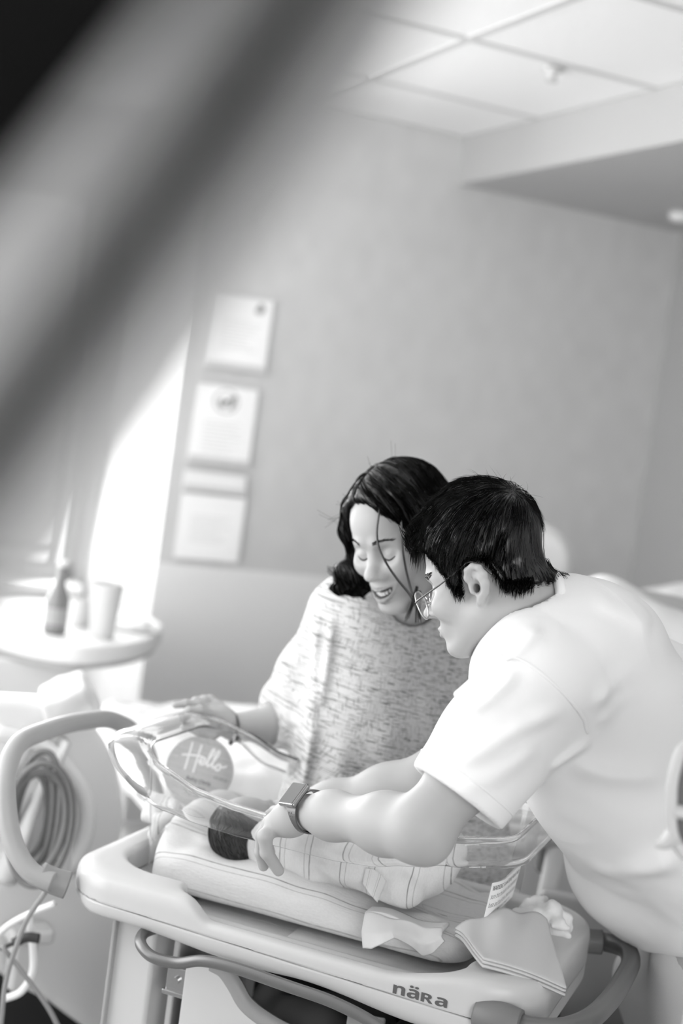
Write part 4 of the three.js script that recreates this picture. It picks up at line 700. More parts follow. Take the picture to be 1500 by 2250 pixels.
  const armPart = (sh, el2, wr, side) => { const fore = mix(el2, wr, 0.28); return [cap(sh, mix(sh, el2, 0.55), 0.052, 0.048), cap(mix(sh, el2, 0.55), el2, 0.048, 0.0375), cap(el2, fore, 0.0375, 0.0385), cap(fore, mix(el2, wr, 0.75), 0.0385, 0.03), cap(mix(el2, wr, 0.75), wr, 0.03, 0.026)]; };
  const armL = armPart(shL, elbL, wrL), armR = armPart(shR, elbR, wrR);
  const olec = withK(cap(add(elbL, [0.012, -0.018, 0]), add(elbL, [-0.01, -0.014, 0]), 0.022), 0.03);
  const trunk = [cap(add(S0, LEFT, 0.07), add(S1, LEFT, 0.06), 0.1, 0.1), cap(add(S0, LEFT, -0.07), add(S1, LEFT, -0.06), 0.1, 0.1), cap(add(S1, LEFT, 0.05), hipL, 0.1, 0.1), cap(add(S1, LEFT, -0.05), hipR, 0.1, 0.1), cap(hipL, kneeL, 0.09, 0.06), cap(hipR, kneeR, 0.09, 0.06), cap(kneeL, ankL, 0.055, 0.04), cap(kneeR, ankR, 0.055, 0.04), cap(ankL, add(ankL, [-0.14, -0.06, -0.03]), 0.04, 0.03), cap(ankR, add(ankR, [-0.14, -0.06, -0.03]), 0.04, 0.03), cap(shL, add(S0, LEFT, 0.06), 0.055, 0.08), cap(shR, add(S0, LEFT, -0.06), 0.055, 0.08), cap(S0, mix(S0, nape, 0.8), 0.1, 0.06)];
  const aAll = [...armL, ...armR, olec], [alo, ahi] = bounds(aAll, 0.02);
  const armG = surface(union(aAll, 0.035), alo, ahi, 0.005);
  const [tlo, thi] = bounds(trunk, 0.02); const trunkG = surface(union(trunk, 0.04), tlo, thi, 0.016);
  // left hand on the baby's shoulder: fingers hang down round the swaddle
  const k1 = [-0.035,0.973,-2.175], k2 = [-0.043,0.966,-2.200], k3 = [-0.041,0.964,-2.225], k4 = [-0.033,0.962,-2.245];
  const palm = [cap(wrL, mix(wrL, k1, 0.5), 0.026, 0.027), cap(mix(wrL, k1, 0.4), k1, 0.024, 0.017), cap(mix(wrL, k1, 0.4), k2, 0.022, 0.0135), cap(mix(wrL, k1, 0.5), k3, 0.022, 0.0135), cap(mix(wrL, k1, 0.5), k4, 0.02, 0.012)];
  const fingersL = [
    ...finger([k1, [-0.048,0.959,-2.160], [-0.042,0.933,-2.165], [-0.021,0.904,-2.178]], 0.0125),
    ...finger([k2, [-0.053,0.951,-2.190], [-0.052,0.923,-2.195], [-0.045,0.899,-2.205]], 0.0115),
    ...finger([k3, [-0.051,0.946,-2.215], [-0.049,0.921,-2.222], [-0.040,0.901,-2.230]], 0.0108),
    ...finger([k4, [-0.044,0.945,-2.238], [-0.044,0.924,-2.245], [-0.037,0.909,-2.250]], 0.0095),
    ...finger([[-0.010,0.990,-2.200], [-0.027,0.980,-2.235], [-0.040,0.970,-2.260], [-0.048,0.960,-2.275]], 0.012)];
  const hL = [...palm, ...fingersL], [hlo, hhi] = bounds(hL, 0.008), handL = surface(union(hL, 0.012), hlo, hhi, 0.0026);
  const r1 = [-0.032,0.934,-2.400], palmR = [cap(wrR, r1, 0.026, 0.02), cap(wrR, [-0.028,0.934,-2.380], 0.024, 0.018)];
  const fingersR = [...finger([r1, [-0.043,0.925,-2.410], [-0.048,0.916,-2.405], [-0.048,0.906,-2.400]], 0.0095), ...finger([[-0.030,0.924,-2.420], [-0.039,0.912,-2.425], [-0.042,0.901,-2.420], [-0.039,0.893,-2.415]], 0.0095), ...finger([[-0.025,0.914,-2.435], [-0.033,0.902,-2.440], [-0.034,0.892,-2.435], [-0.031,0.886,-2.430]], 0.009), ...finger([[-0.020,0.909,-2.445], [-0.026,0.897,-2.450], [-0.026,0.888,-2.448], [-0.024,0.883,-2.445]], 0.008), ...finger([[-0.007,0.943,-2.360], [-0.018,0.939,-2.345], [-0.026,0.933,-2.345], [-0.033,0.929,-2.350]], 0.0105)];
  const hR = [...palmR, ...fingersR], [rlo, rhi] = bounds(hR, 0.008), handR = surface(union(hR, 0.012), rlo, rhi, 0.0028);
  head.applyMatrix4(hm);
  mesh('body', joinSkin([head, armG, trunkG, handL, handR]), M.skin, man);
  const hair = mergeGeometries([hairBase, hairS, fr, ed, fly].map((g) => g.toNonIndexed())); hair.applyMatrix4(hm); mesh('hair', hair, M.hair, man);
  { // eyebrow and lashes seen from the side
    const brow = []; for (let i = 0; i < 160; i++) { const t = rnd(); brow.push([lerp(0.016, 0.05, t), 0.031 + rr(-0.003, 0.003), lerp(0.089, 0.068, t)]); }
    const g = mergeGeometries([1, -1].map((s) => strands(hf, { seeds: brow.map((p) => [s * p[0], p[1], p[2]]), dir: () => [s * 1, 0.15, -0.4], length: () => rr(0.005, 0.008), steps: 3, lift: () => (t) => 0.0002, radius: 0.0003 }).toNonIndexed())); g.applyMatrix4(hm); mesh('eyebrows', g, M.hair, man);
  }
  // t-shirt
  const folds = bumps([
    ...foldLine([[0.373,1.245,-1.950], [0.398,1.276,-1.940], [0.436,1.306,-1.940], [0.497,1.328,-1.950]], 0.0128, 0.0153, 0.2),
    ...foldLine([[0.388,1.220,-1.950], [0.413,1.256,-1.940], [0.458,1.281,-1.940]], 0.0112, 0.0102, 0.2),
    ...foldLine([[0.191,1.155,-1.970], [0.233,1.186,-1.960], [0.277,1.222,-1.950], [0.340,1.256,-1.950]], 0.0112, 0.0119, 0.2),
    ...foldLine([[0.196,1.124,-1.970], [0.250,1.153,-1.960], [0.310,1.208,-1.950]], 0.0128, 0.0119, 0.2),
    ...foldLine([[0.198,1.224,-1.980], [0.231,1.250,-1.970], [0.268,1.296,-1.970]], 0.0096, 0.0102, 0.2),
    ...foldLine([[0.232,1.308,-2.000], [0.260,1.331,-2.000], [0.293,1.350,-2.000]], 0.0072, 0.0085, 0.2),
    ...foldLine([[0.237,1.293,-2.000], [0.263,1.313,-2.000], [0.301,1.356,-2.000]], 0.0072, 0.0068, 0.2),
    ...foldLine([[0.327,1.159,-1.980], [0.360,1.185,-1.970], [0.388,1.208,-1.970]], 0.0080, 0.0085, 0.2),
    ...foldLine([[0.352,1.166,-1.980], [0.420,1.158,-1.970], [0.503,1.170,-1.980]], 0.0160, 0.0102, 0.2),
    ...foldLine([[0.421,0.972,-2.000], [0.481,1.000,-2.000], [0.551,1.049,-2.000]], 0.0240, 0.0170, 0.2),
    ...foldLine([[0.369,1.392,-2.100], [0.418,1.378,-2.100], [0.474,1.356,-2.100]], 0.0128, 0.0085, 0.2)]);
  const cuffC = [0.211,1.101,-1.985], cuffN = (() => { const v = vec(cuffC).sub(vec(shL)).normalize(); return v; })();
  const cuffCR = mix(shR, elbR, 0.62), cuffNR = vec(elbR).sub(vec(shR)).normalize();
  const body = [cap(add(S0, LEFT, 0.085), add(S1, LEFT, 0.085), 0.122, 0.15), cap(add(S0, LEFT, -0.085), add(S1, LEFT, -0.085), 0.115, 0.15), cap(add(S1, LEFT, 0.085), add(S2, LEFT, 0.08), 0.15, 0.165), cap(add(S1, LEFT, -0.085), add(S2, LEFT, -0.08), 0.15, 0.165),
    cap([0.354,1.203,-2.060], [0.548,0.952,-2.320], 0.06, 0.095), cap([0.548,0.952,-2.320], [0.669,0.926,-2.300], 0.095, 0.14), cap([0.548,0.952,-2.320], [0.651,0.762,-2.500], 0.095, 0.055), cap([0.651,0.762,-2.500], [0.706,0.834,-2.360], 0.055, 0.12), cap(add(shL, [0.01, 0.01, 0]), add(S0, LEFT, 0.06), 0.075, 0.12), cap(add(shR, [0, 0.01, 0]), add(S0, LEFT, -0.06), 0.075, 0.12), cap([0.347,1.338,-2.160], [0.436,1.308,-2.200], 0.062, 0.078), cap([0.296,1.299,-2.070], [0.389,1.313,-2.150], 0.05, 0.09)];
  const sleeve = (sh, c) => [cap(sh, mix(sh, c, 0.5), 0.082, 0.08), cap(mix(sh, c, 0.5), add(c, vec(c).sub(vec(sh)).normalize().toArray(), 0.03), 0.08, 0.0765)];
  const slL = union(sleeve(shL, cuffC), 0.02), slR = union(sleeve(shR, cuffCR), 0.02), bodyU = union(body, 0.05);
  const boreL = cap(mix(shL, cuffC, 0.72), add(cuffC, cuffN.toArray(), 0.09), 0.06, 0.062), boreR = cap(mix(shR, cuffCR, 0.75), add(cuffCR, cuffNR.toArray(), 0.09), 0.06, 0.062);
  const cutL = (x, y, z) => (x - cuffC[0]) * cuffN.x + (y - cuffC[1]) * cuffN.y + (z - cuffC[2]) * cuffN.z, cutR = (x, y, z) => (x - cuffCR[0]) * cuffNR.x + (y - cuffCR[1]) * cuffNR.y + (z - cuffCR[2]) * cuffNR.z;
  const neckHole = cap(outof(hm, [0, -0.05, -0.04]), [0.327,1.337,-2.150], 0.062, 0.061);
  const hem = [0.595,0.819,-2.300], hemN = vec([0.64, -0.77, 0]).normalize();
  const shirtF = (x, y, z) => {
    let d = bodyU(x, y, z); const w = folds(x, y, z) + 0.004 * noise(x * 9, y * 9, z * 9) + 0.0015 * noise(x * 26, y * 26, z * 26);
    const a = smax(slL(x, y, z) - w, cutL(x, y, z), 0.006), b = smax(slR(x, y, z) - w, cutR(x, y, z), 0.006);
    d = smin(d - w, a, 0.03); d = smin(d, b, 0.03);
    d = smax(d, -boreL(x, y, z), 0.004); d = smax(d, -boreR(x, y, z), 0.004);
    d = smax(d, -neckHole(x, y, z), 0.006);
    return smax(d, (x - hem[0]) * hemN.x + (y - hem[1]) * hemN.y, 0.02);
  };
  mesh('t_shirt', surface(shirtF, [0.05, 0.72, -2.75], [0.95, 1.5, -1.82], 0.0055, { uv: (x, y, z) => [x, y + z * 0.5] }), M.shirt, man);
  const settle = (p) => { let q = [...p]; for (let i = 0; i < 12; i++) { const e = 0.003, d = shirtF(...q), g = [shirtF(q[0] + e, q[1], q[2]) - shirtF(q[0] - e, q[1], q[2]), shirtF(q[0], q[1] + e, q[2]) - shirtF(q[0], q[1] - e, q[2]), shirtF(q[0], q[1], q[2] + e) - shirtF(q[0], q[1], q[2] - e)], l = Math.hypot(...g) || 1; q = add(q, g, -(d - 0.0003) / l * 0.9); } return q; };
  const seamPts = new THREE.CatmullRomCurve3([[0.240,1.306,-2.000], [0.276,1.297,-1.980], [0.313,1.279,-1.960], [0.349,1.256,-1.950], [0.374,1.236,-1.950], [0.389,1.212,-1.960]].map(vec)).getPoints(40).map((p) => settle([p.x, p.y, p.z]));
  mesh('sleeve_seam', tube(seamPts, 0.0026, { raw: true, sides: 8 }), M.shirt, man);
  const cuffRing = []; { const u = new THREE.Vector3(0, 0, 1).addScaledVector(cuffN, -cuffN.z).normalize(), v = cuffN.clone().cross(u); for (let i = 0; i < 60; i++) { const a = i / 60 * 6.283, q = add(add(cuffC, cuffN.toArray(), -0.024), [u.x * Math.cos(a) + v.x * Math.sin(a), u.y * Math.cos(a) + v.y * Math.sin(a), u.z * Math.cos(a) + v.z * Math.sin(a)], 0.085); cuffRing.push(settle(q)); } }
  mesh('cuff_stitching', tube(cuffRing, 0.0011, { closed: true, seg: 120, sides: 6 }), M.shirt, man);
  { const c0 = outof(hm, [0, -0.05, -0.04]), c1 = [0.327,1.337,-2.150], ax = vec(c1).sub(vec(c0)).normalize(), u = new THREE.Vector3(0, 0, 1).addScaledVector(ax, -ax.z).normalize(), v = ax.clone().cross(u), ring = []; for (let i = 0; i < 72; i++) { const a = i / 72 * 6.283; let best = null; for (let t = 0.2; t < 1.3; t += 0.02) { const q = add(mix(c0, c1, t), [u.x * Math.cos(a) + v.x * Math.sin(a), u.y * Math.cos(a) + v.y * Math.sin(a), u.z * Math.cos(a) + v.z * Math.sin(a)], 0.066); if (shirtF(...q) < 0.001) { best = q; break; } } if (best) ring.push(best); }
    if (ring.length > 50) mesh('collar', tube(ring, 0.0085, { closed: true, seg: 140, sides: 10 }), M.shirt, man); }
  const collarC = mix(outof(hm, [0, -0.05, -0.04]), [0.327,1.337,-2.150], 0.72);
  // trousers
  const tr = union([cap(add(hipL, [0.03, -0.03, -0.03]), kneeL, 0.105, 0.1), cap(add(hipR, [0, -0.02, 0]), kneeR, 0.11, 0.1), cap(hipL, hipR, 0.105), cap(kneeL, ankL, 0.095, 0.075), cap(kneeR, ankR, 0.095, 0.075), cap([0.670,0.695,-2.520], [0.732,0.522,-2.500], 0.068, 0.08), cap([0.670,0.695,-2.520], [0.772,0.856,-2.480], 0.068, 0.1), cap([0.721,0.750,-2.400], [0.764,0.896,-2.360], 0.1, 0.12), cap([0.728,0.719,-2.460], [0.771,0.539,-2.440], 0.1, 0.1)], 0.06);
  const tf = bumps([...foldLine([[0.478,0.899,-1.970], [0.520,0.918,-1.970], [0.571,0.958,-1.970]], 0.012, 0.008, 0.2), ...foldLine([[0.487,0.881,-1.970], [0.524,0.890,-1.970], [0.575,0.926,-1.970]], 0.012, 0.006, 0.2), ...foldLine([[0.499,0.847,-1.970], [0.560,0.859,-1.970]], 0.005, 0.004, 0.2)]);
  mesh('trousers', surface((x, y, z) => Math.max(tr(x, y, z) - tf(x, y, z) - 0.008 * noise(x * 12, y * 9, z * 12), 0.05 - y), [0.3, 0.03, -2.8], [1.25, 1.1, -1.95], 0.012), M.trousers, man);
  mesh('shoe', [surface((x, y, z) => Math.max(cap(add(ankL, [-0.15, -0.05, -0.04]), add(ankL, [0.03, -0.05, 0]), 0.05, 0.045)(x, y, z), 0.004 - y), add(ankL, [-0.25, -0.11, -0.15]), add(ankL, [0.12, 0.06, 0.1]), 0.01)], M.dark, man);
  mesh('shoe', [surface((x, y, z) => Math.max(cap(add(ankR, [-0.15, -0.05, -0.04]), add(ankR, [0.03, -0.05, 0]), 0.05, 0.045)(x, y, z), 0.004 - y), add(ankR, [-0.25, -0.11, -0.15]), add(ankR, [0.12, 0.06, 0.1]), 0.01)], M.dark, man);
  { // glasses, in head space then turned with the head
    const gl = new THREE.Group(); gl.name = 'glasses'; gl.userData.label = 'thin metal round glasses'; man.add(gl); gl.matrixAutoUpdate = true; hm.decompose(gl.position, gl.quaternion, gl.scale);
    const ring = (s) => { const p = []; for (let i = 0; i < 24; i++) { const a = i / 24 * 6.283; p.push([s * (0.034 + 0.0245 * Math.cos(a)), -0.008 + 0.021 * Math.sin(a), 0.101 - 0.1 * (0.0245 * Math.cos(a)) - 0.12 * 0.021 * Math.sin(a) * -1]); } return p; };
    for (const s of [1, -1]) {
      const rim = mesh('rim', tube(ring(s), 0.0013, { closed: true, seg: 60, sides: 8 }), M.steel, gl);
      const pts = ring(s), g = new THREE.BufferGeometry(), c = [s * 0.034, -0.008, 0.1015], pos = [c]; pts.forEach((p) => pos.push(p)); const idx = []; for (let i = 1; i <= 24; i++) idx.push(0, i, i % 24 + 1);
      g.setAttribute('position', new THREE.Float32BufferAttribute(pos.flat(), 3)); g.setIndex(idx); g.computeVertexNormals(); mesh('lens', g, M.lens, gl);
      mesh('temple', tube([[s * 0.059, -0.003, 0.1], [s * 0.066, 0.0, 0.092], [s * 0.074, 0.015, 0.05], [s * 0.08, 0.031, 0.012], [s * 0.083, 0.036, 0.0], [s * 0.084, 0.03, -0.014], [s * 0.083, 0.012, -0.03]], (t) => 0.0014 + 0.0003 * smooth(0.5, 1, t), { seg: 50, sides: 8 }), std(0.12, 0.3, { metalness: 0.7 }), gl);
      mesh('nose_pad', tube([[s * 0.013, -0.004, 0.1], [s * 0.011, -0.008, 0.096], [s * 0.011, -0.013, 0.093]], 0.0016, { sides: 8 }), M.steel, gl);
    }
    mesh('bridge', tube([[0.0105, -0.001, 0.1], [0.004, 0.003, 0.104], [-0.004, 0.003, 0.104], [-0.0105, -0.001, 0.1]], 0.0011, { sides: 8 }), M.steel, gl);
  }
  { // wrist watch
    const w = new THREE.Group(); w.name = 'wristwatch'; w.userData.label = 'dark square watch with perforated strap'; man.add(w);
    const axis = vec(wrL).sub(vec(elbL)).normalize(), c = [0.011,1.006,-2.160];
    const upv = vec([-0.72, 0.62, 0.2]); upv.addScaledVector(axis, -upv.dot(axis)).normalize(); const sd = axis.clone().cross(upv).normalize();
    const m4 = new THREE.Matrix4().makeBasis(axis, upv, sd); w.quaternion.setFromRotationMatrix(m4); w.position.set(...c);
    const R = 0.0305, band = []; for (let i = 0; i < 40; i++) { const a = i / 40 * 6.283; band.push([0, Math.cos(a) * R, Math.sin(a) * R * 1.02]); }
    const pos = [], idx = [], n = 64; for (let i = 0; i <= n; i++) { const a = i / n * 6.283, hw = 0.0105 + 0.002 * Math.max(0, Math.cos(a)); for (const [x, q] of [[-hw, 0], [-hw, 0.0024], [hw, 0.0024], [hw, 0]]) pos.push(x, Math.cos(a) * (R + q), Math.sin(a) * (R + q) * 1.02); }
    for (let i = 0; i < n; i++) for (let k = 0; k < 4; k++) { const a = i * 4 + k, b = i * 4 + (k + 1) % 4; idx.push(a, a + 4, b, b, a + 4, b + 4); }
    const g = new THREE.BufferGeometry(); g.setAttribute('position', new THREE.Float32BufferAttribute(pos, 3)); g.setIndex(idx); const gg = g.toNonIndexed(); gg.computeVertexNormals();
    mesh('strap', gg, std(0.16, 0.35, { metalness: 0.6 }), w);
    const holes = []; for (let i = 0; i < 26; i++) { const a = 0.75 + i * 0.19; if (a > 5.6) break; for (const x of [-0.006, 0, 0.006]) { const h = new THREE.CylinderGeometry(0.0013, 0.0013, 0.0008, 8).translate(x + (i % 2 ? 0.003 : 0), R + 0.0024, 0).rotateX(a); holes.push(h); } }
    mesh('strap_holes', holes, M.black, w);
    mesh('case', [rbox(0.038, 0.0095, 0.043, 0.004, 0, R + 0.006, 0, 4)], std(0.35, 0.2, { metalness: 1 }), w);
    mesh('screen', [rbox(0.033, 0.002, 0.038, 0.001, 0, R + 0.0103, 0)], std(0.1, 0.08), w);
    mesh('crown', [new THREE.CylinderGeometry(0.0032, 0.0032, 0.003, 16).rotateX(Math.PI / 2).translate(-0.006, R + 0.006, 0.0195)], M.steel, w);
  }
}

// ------------------------------------------------------------------ the newborn
{
  const baby = thing('person', 'newborn with dark hair swaddled in a striped blanket lying in the tub', 'baby');
  const hc = [-0.081,0.908,-2.360];
  // head space as for adults, scaled: crown towards the camera's left, face up and away
  const fwd = vec([0.3, 0.86, -0.4]).normalize(), upv = vec([-0.72, 0.1, 0.55]); upv.addScaledVector(fwd, -upv.dot(fwd)).normalize(); const lx = upv.clone().cross(fwd);
  const m = new THREE.Matrix4().makeBasis(lx, upv, fwd); m.setPosition(vec(hc));
  const skull = union([ell([0, 0.014, -0.008], [0.044, 0.05, 0.054]), withK(ell([0, -0.012, 0.018], [0.038, 0.036, 0.034]), 0.02), withK(ell([0.018, -0.022, 0.03], [0.018, 0.016, 0.016]), 0.012), withK(ell([-0.018, -0.022, 0.03], [0.018, 0.016, 0.016]), 0.012), withK(ell([0, -0.042, 0.03], [0.014, 0.01, 0.012]), 0.012)], 0.02);
  const bits = union([cap([0, -0.004, 0.045], [0, -0.016, 0.054], 0.005, 0.007), withK(ell([0.006, -0.018, 0.051], [0.005, 0.004, 0.005]), 0.004), withK(ell([-0.006, -0.018, 0.051], [0.005, 0.004, 0.005]), 0.004), withK(cap([-0.009, -0.0285, 0.046], [0.009, -0.0285, 0.046], 0.0035), 0.004), withK(cap([-0.008, -0.034, 0.045], [0.008, -0.034, 0.045], 0.0035), 0.004), withK(ell([0.016, 0.002, 0.042], [0.009, 0.005, 0.006]), 0.004), withK(ell([-0.016, 0.002, 0.042], [0.009, 0.005, 0.006]), 0.004)], 0.005);
  const ears = union([cap([0.043, 0.004, -0.006], [0.046, -0.014, -0.01], 0.006), cap([-0.043, 0.004, -0.006], [-0.046, -0.014, -0.01], 0.006)], 0.004);
  const neck = cap([0, -0.03, -0.01], [0, -0.075, -0.02], 0.028);
  const hf = (x, y, z) => smin(smin(smin(skull(x, y, z), bits(x, y, z), 0.006), ears(x, y, z), 0.004), neck(x, y, z), 0.015);
  const head = surface(hf, [-0.065, -0.1, -0.075], [0.065, 0.08, 0.075], 0.0024); head.applyMatrix4(m);
  // swaddled body
  const b0 = [-0.036,0.900,-2.330], b1 = [0.052,0.903,-2.320], b2 = [0.147,0.913,-2.290], b3 = [0.205,0.912,-2.270];
  const inner = [cap(outof(m, [0, -0.06, -0.015]), b1, 0.035, 0.04), cap(b1, b3, 0.04, 0.025)], [ilo, ihi] = bounds(inner, 0.01);
  mesh('body', joinSkin([head, surface(union(inner, 0.02), ilo, ihi, 0.006)]), M.skin, baby);
  const cut = (x, y, z) => Math.max(-(y - (-0.006 + 0.6 * (z - 0.01))) * 0.86, z - 0.014);
  const hairF = (x, y, z) => smax(skull(x, y, z) - 0.003 - 0.0003 * noise(x * 120, y * 120, z * 120), cut(x, y, z), 0.004);
  const hb = surface(hairF, [-0.06, -0.08, -0.075], [0.06, 0.08, 0.06], 0.0025);
  const hs = strands(hairF, { seeds: seedsOn(hb, 3000), dir: (p) => [p[0] * 8, -0.7, -0.5 + p[2] * 4], length: () => rr(0.01, 0.018), steps: 4, lift: () => { const a = rr(0.0, 0.0007); return () => a; }, radius: 0.0002, jitter: 0.4 });
  const hair = mergeGeometries([hb.toNonIndexed(), hs.toNonIndexed()]); hair.applyMatrix4(m); mesh('hair', hair, std(0.02, 0.42), baby);
  const axis = vec(b3).sub(vec(b0)).normalize();
  const folds = bumps([...foldLine([[-0.022,0.924,-2.260], [0.038,0.913,-2.250], [0.137,0.922,-2.220]], 0.012, 0.008, 0.4), ...foldLine([[-0.002,0.892,-2.240], [0.084,0.896,-2.220], [0.146,0.904,-2.200]], 0.01, 0.006, 0.4), ...foldLine([[-0.018,0.928,-2.250], [-0.010,0.910,-2.240], [0.002,0.900,-2.240]], 0.006, 0.006, 0.4)]);
  const flap0 = [0.112,0.901,-2.215], flap1 = [0.141,0.873,-2.195], tip = [0.238,0.960,-2.270];
  const sw = union([cap(b0, b1, 0.05, 0.062), cap(b1, b2, 0.062, 0.056), cap(b2, b3, 0.056, 0.045), withK(cap([0.082,0.905,-2.250], [0.176,0.894,-2.200], 0.034, 0.022), 0.02), withK(cap([0.181,0.892,-2.230], [0.234,0.940,-2.270], 0.03, 0.03), 0.03), withK(cap([0.204,0.915,-2.260], [0.243,0.950,-2.280], 0.035, 0.022), 0.03), withK(cap([0.046,0.945,-2.350], [0.104,0.961,-2.350], 0.03), 0.03)], 0.03);
  mesh('swaddle_blanket', surface((x, y, z) => smax(sw(x, y, z) - folds(x, y, z) - 0.004 * noise(x * 22, y * 22, z * 22) - 0.0015 * noise(x * 60, y * 60, z * 60), -cap(outof(m, [0, 0, 0]), outof(m, [0, -0.045, 0.02]), 0.05, 0.03)(x, y, z), 0.008), [-0.16, 0.8, -2.46], [0.3, 1.02, -2.1], 0.0042,
    { uv: (x, y, z) => [((x - b0[0]) * axis.x + (y - b0[1]) * axis.y * 0.6 + (z - b0[2]) * axis.z) / 0.11, y / 0.3 + z] }), M.sheetStripe, baby);
  mesh('blanket_corner', sheet(12, 12, (u, v) => { const p = mix(mix([0.113,0.918,-2.205], [0.144,0.908,-2.190], u), mix([0.111,0.897,-2.195], [0.134,0.876,-2.182], u), v); return [p[0], p[1] + 0.008 * Math.sin(u * 3.1) * (1 - v), p[2] + 0.006 * Math.sin(u * 3.1) + 0.004]; }, 0.003), M.sheetStripe, baby);
}

// ------------------------------------------------------------------ the woman behind the crib
{
  const woman = thing('person', 'smiling person with dark chin-length hair and crosshatched grey gown behind the crib', 'person');
  const yaw = THREE.MathUtils.degToRad(-43), pitch = THREE.MathUtils.degToRad(23), roll = THREE.MathUtils.degToRad(10), S = 0.98;
  const eyes = [0.064,1.380,-2.400];
  let hm = frame([0, 0, 0], yaw, pitch, roll, S); hm = frame(add(eyes, outof(hm, [0, 0.006, 0.08]), -1), yaw, pitch, roll, S);
  const chest = [0.087,1.193,-2.640], nb = [0.131,1.265,-2.620], nbL = into(hm, nb);
  const neck = [cap([0, -0.04, -0.03], nbL, 0.046, 0.055)];
  const hf = headField({ smile: 1, neck, flat: 0.5, short: 0.87 });
  const browTone = (x, y, z) => { const a = Math.abs(x), t = (a - 0.014) / 0.036; if (t < -0.1 || t > 1.1 || z < 0.04) return 0; const yc = 0.0305 + 0.004 * Math.sin(clamp(t) * 2.6); return smooth(0.0042, 0.0015, Math.abs(y - yc) + 0.0012 * clamp(t)) * smooth(-0.1, 0.1, t) * smooth(1.1, 0.8, t); };
  const lash = (x, y, z) => { const a = Math.abs(x) - 0.0315, yc = -0.0005 - 0.0022 * (1 - (a / 0.014) ** 2); return Math.abs(a) > 0.016 || z < 0.04 ? 0 : smooth(0.0018, 0.0006, Math.abs(y - yc)); };
  const head = surface(hf, [-0.1, -0.21, -0.17], [0.1, 0.15, 0.13], 0.0025, { color: (x, y, z) => (1 - 0.3 * smooth(0.0025, -0.0005, hf.lips(x, y, z))) * (1 - 0.7 * smooth(0.002, -0.001, hf.mouth(x, y, z))) });
  head.applyMatrix4(hm);
  // teeth
  const teeth = []; for (let i = -4; i <= 4; i++) { const t = i / 4; teeth.push(rbox(0.0066 - 0.0006 * Math.abs(i), 0.008 - 0.0005 * Math.abs(i), 0.004, 0.0015, t * 0.0215, -0.0605 + 0.0075 * t * t, 0.0875 - 0.011 * t * t)); }
  const tg = merged(teeth); tg.applyMatrix4(hm); mesh('teeth', tg, std(0.62, 0.3), woman);
  const onFace = (x, y) => { let z = 0.13; while (z > 0.02 && hf(x, y, z) > 0) z -= 0.0004; return [x, y, z]; };
  { const bits = []; for (const s of [1, -1]) { const p = []; for (let i = 0; i <= 8; i++) { const t = i / 8; p.push(onFace(s * lerp(0.019, 0.0445, t), 0.0015 - 0.005 * Math.sin(t * Math.PI) + 0.003 * t)); } bits.push(tube(p, (t) => 0.0008 + 0.0012 * Math.sin(Math.PI * Math.min(1, t * 0.8 + 0.15)), { seg: 24, sides: 6 })); } for (const g of bits) { g.applyMatrix4(hm); mesh('eyelashes', g, std(0.02, 0.6), woman); }
    const seedsB = (s) => { const o = []; for (let i = 0; i < 80; i++) { const t = rnd(), w = 0.0026 * (1 - 0.6 * t); o.push(onFace(s * lerp(0.013, 0.047, t), 0.031 + 0.004 * Math.sin(t * 2.9) + rr(-w, w))); } return o; };
    const b = mergeGeometries([1, -1].map((s) => strands(hf, { seeds: seedsB(s), dir: () => [s, 0.12, -0.3], length: () => rr(0.005, 0.009), steps: 3, lift: () => () => 0.0004, radius: 0.0003 }).toNonIndexed())); b.applyMatrix4(hm); mesh('eyebrows', b, std(0.12, 0.7), woman); }
  // body, right arm resting on the rim
  const shR = [0.016,1.238,-2.660], elR = [-0.036,1.019,-2.720], wrR = [-0.148,1.005,-2.660], shL = [0.237,1.195,-2.760], elL = [0.309,1.014,-2.740], wrL = [0.265,0.923,-2.660];
  const hip = [0.171,0.814,-2.720], hipF = [hip[0] + 0.01, 0.5, hip[2]], 
    arm = (a, b, c) => [cap(a, mix(a, b, 0.5), 0.038, 0.038), cap(mix(a, b, 0.5), b, 0.038, 0.035), cap(b, mix(b, c, 0.3), 0.035, 0.034), cap(mix(b, c, 0.3), c, 0.034, 0.024)];
  const aR = arm(shR, elR, wrR), aL = arm(shL, elL, wrL);
  const legs = [[-0.09, 0.0], [0.09, -0.06]].flatMap(([dx, dz]) => [cap([hip[0] + dx, hip[1], hip[2] + dz], [hip[0] + dx, 0.45, hip[2] + dz], 0.08, 0.055), cap([hip[0] + dx, 0.45, hip[2] + dz], [hip[0] + dx, 0.08, hip[2] + dz], 0.055, 0.036), cap([hip[0] + dx, 0.05, hip[2] + dz - 0.02], [hip[0] + dx - 0.04, 0.03, hip[2] + dz + 0.13], 0.035, 0.026)]);
  const trunk = [cap(chest, hip, 0.085, 0.1), cap(mix(shR, shL, 0.1), mix(shR, shL, 0.9), 0.036, 0.036), cap(nb, chest, 0.045, 0.08), ...legs], [tlo, thi] = bounds(trunk, 0.02);
  const arms = [...aR, ...aL], [alo, ahi] = bounds(arms, 0.02);
  const k = [[-0.181,1.028,-2.635], [-0.186,1.033,-2.650], [-0.186,1.035,-2.665], [-0.179,1.036,-2.680]];
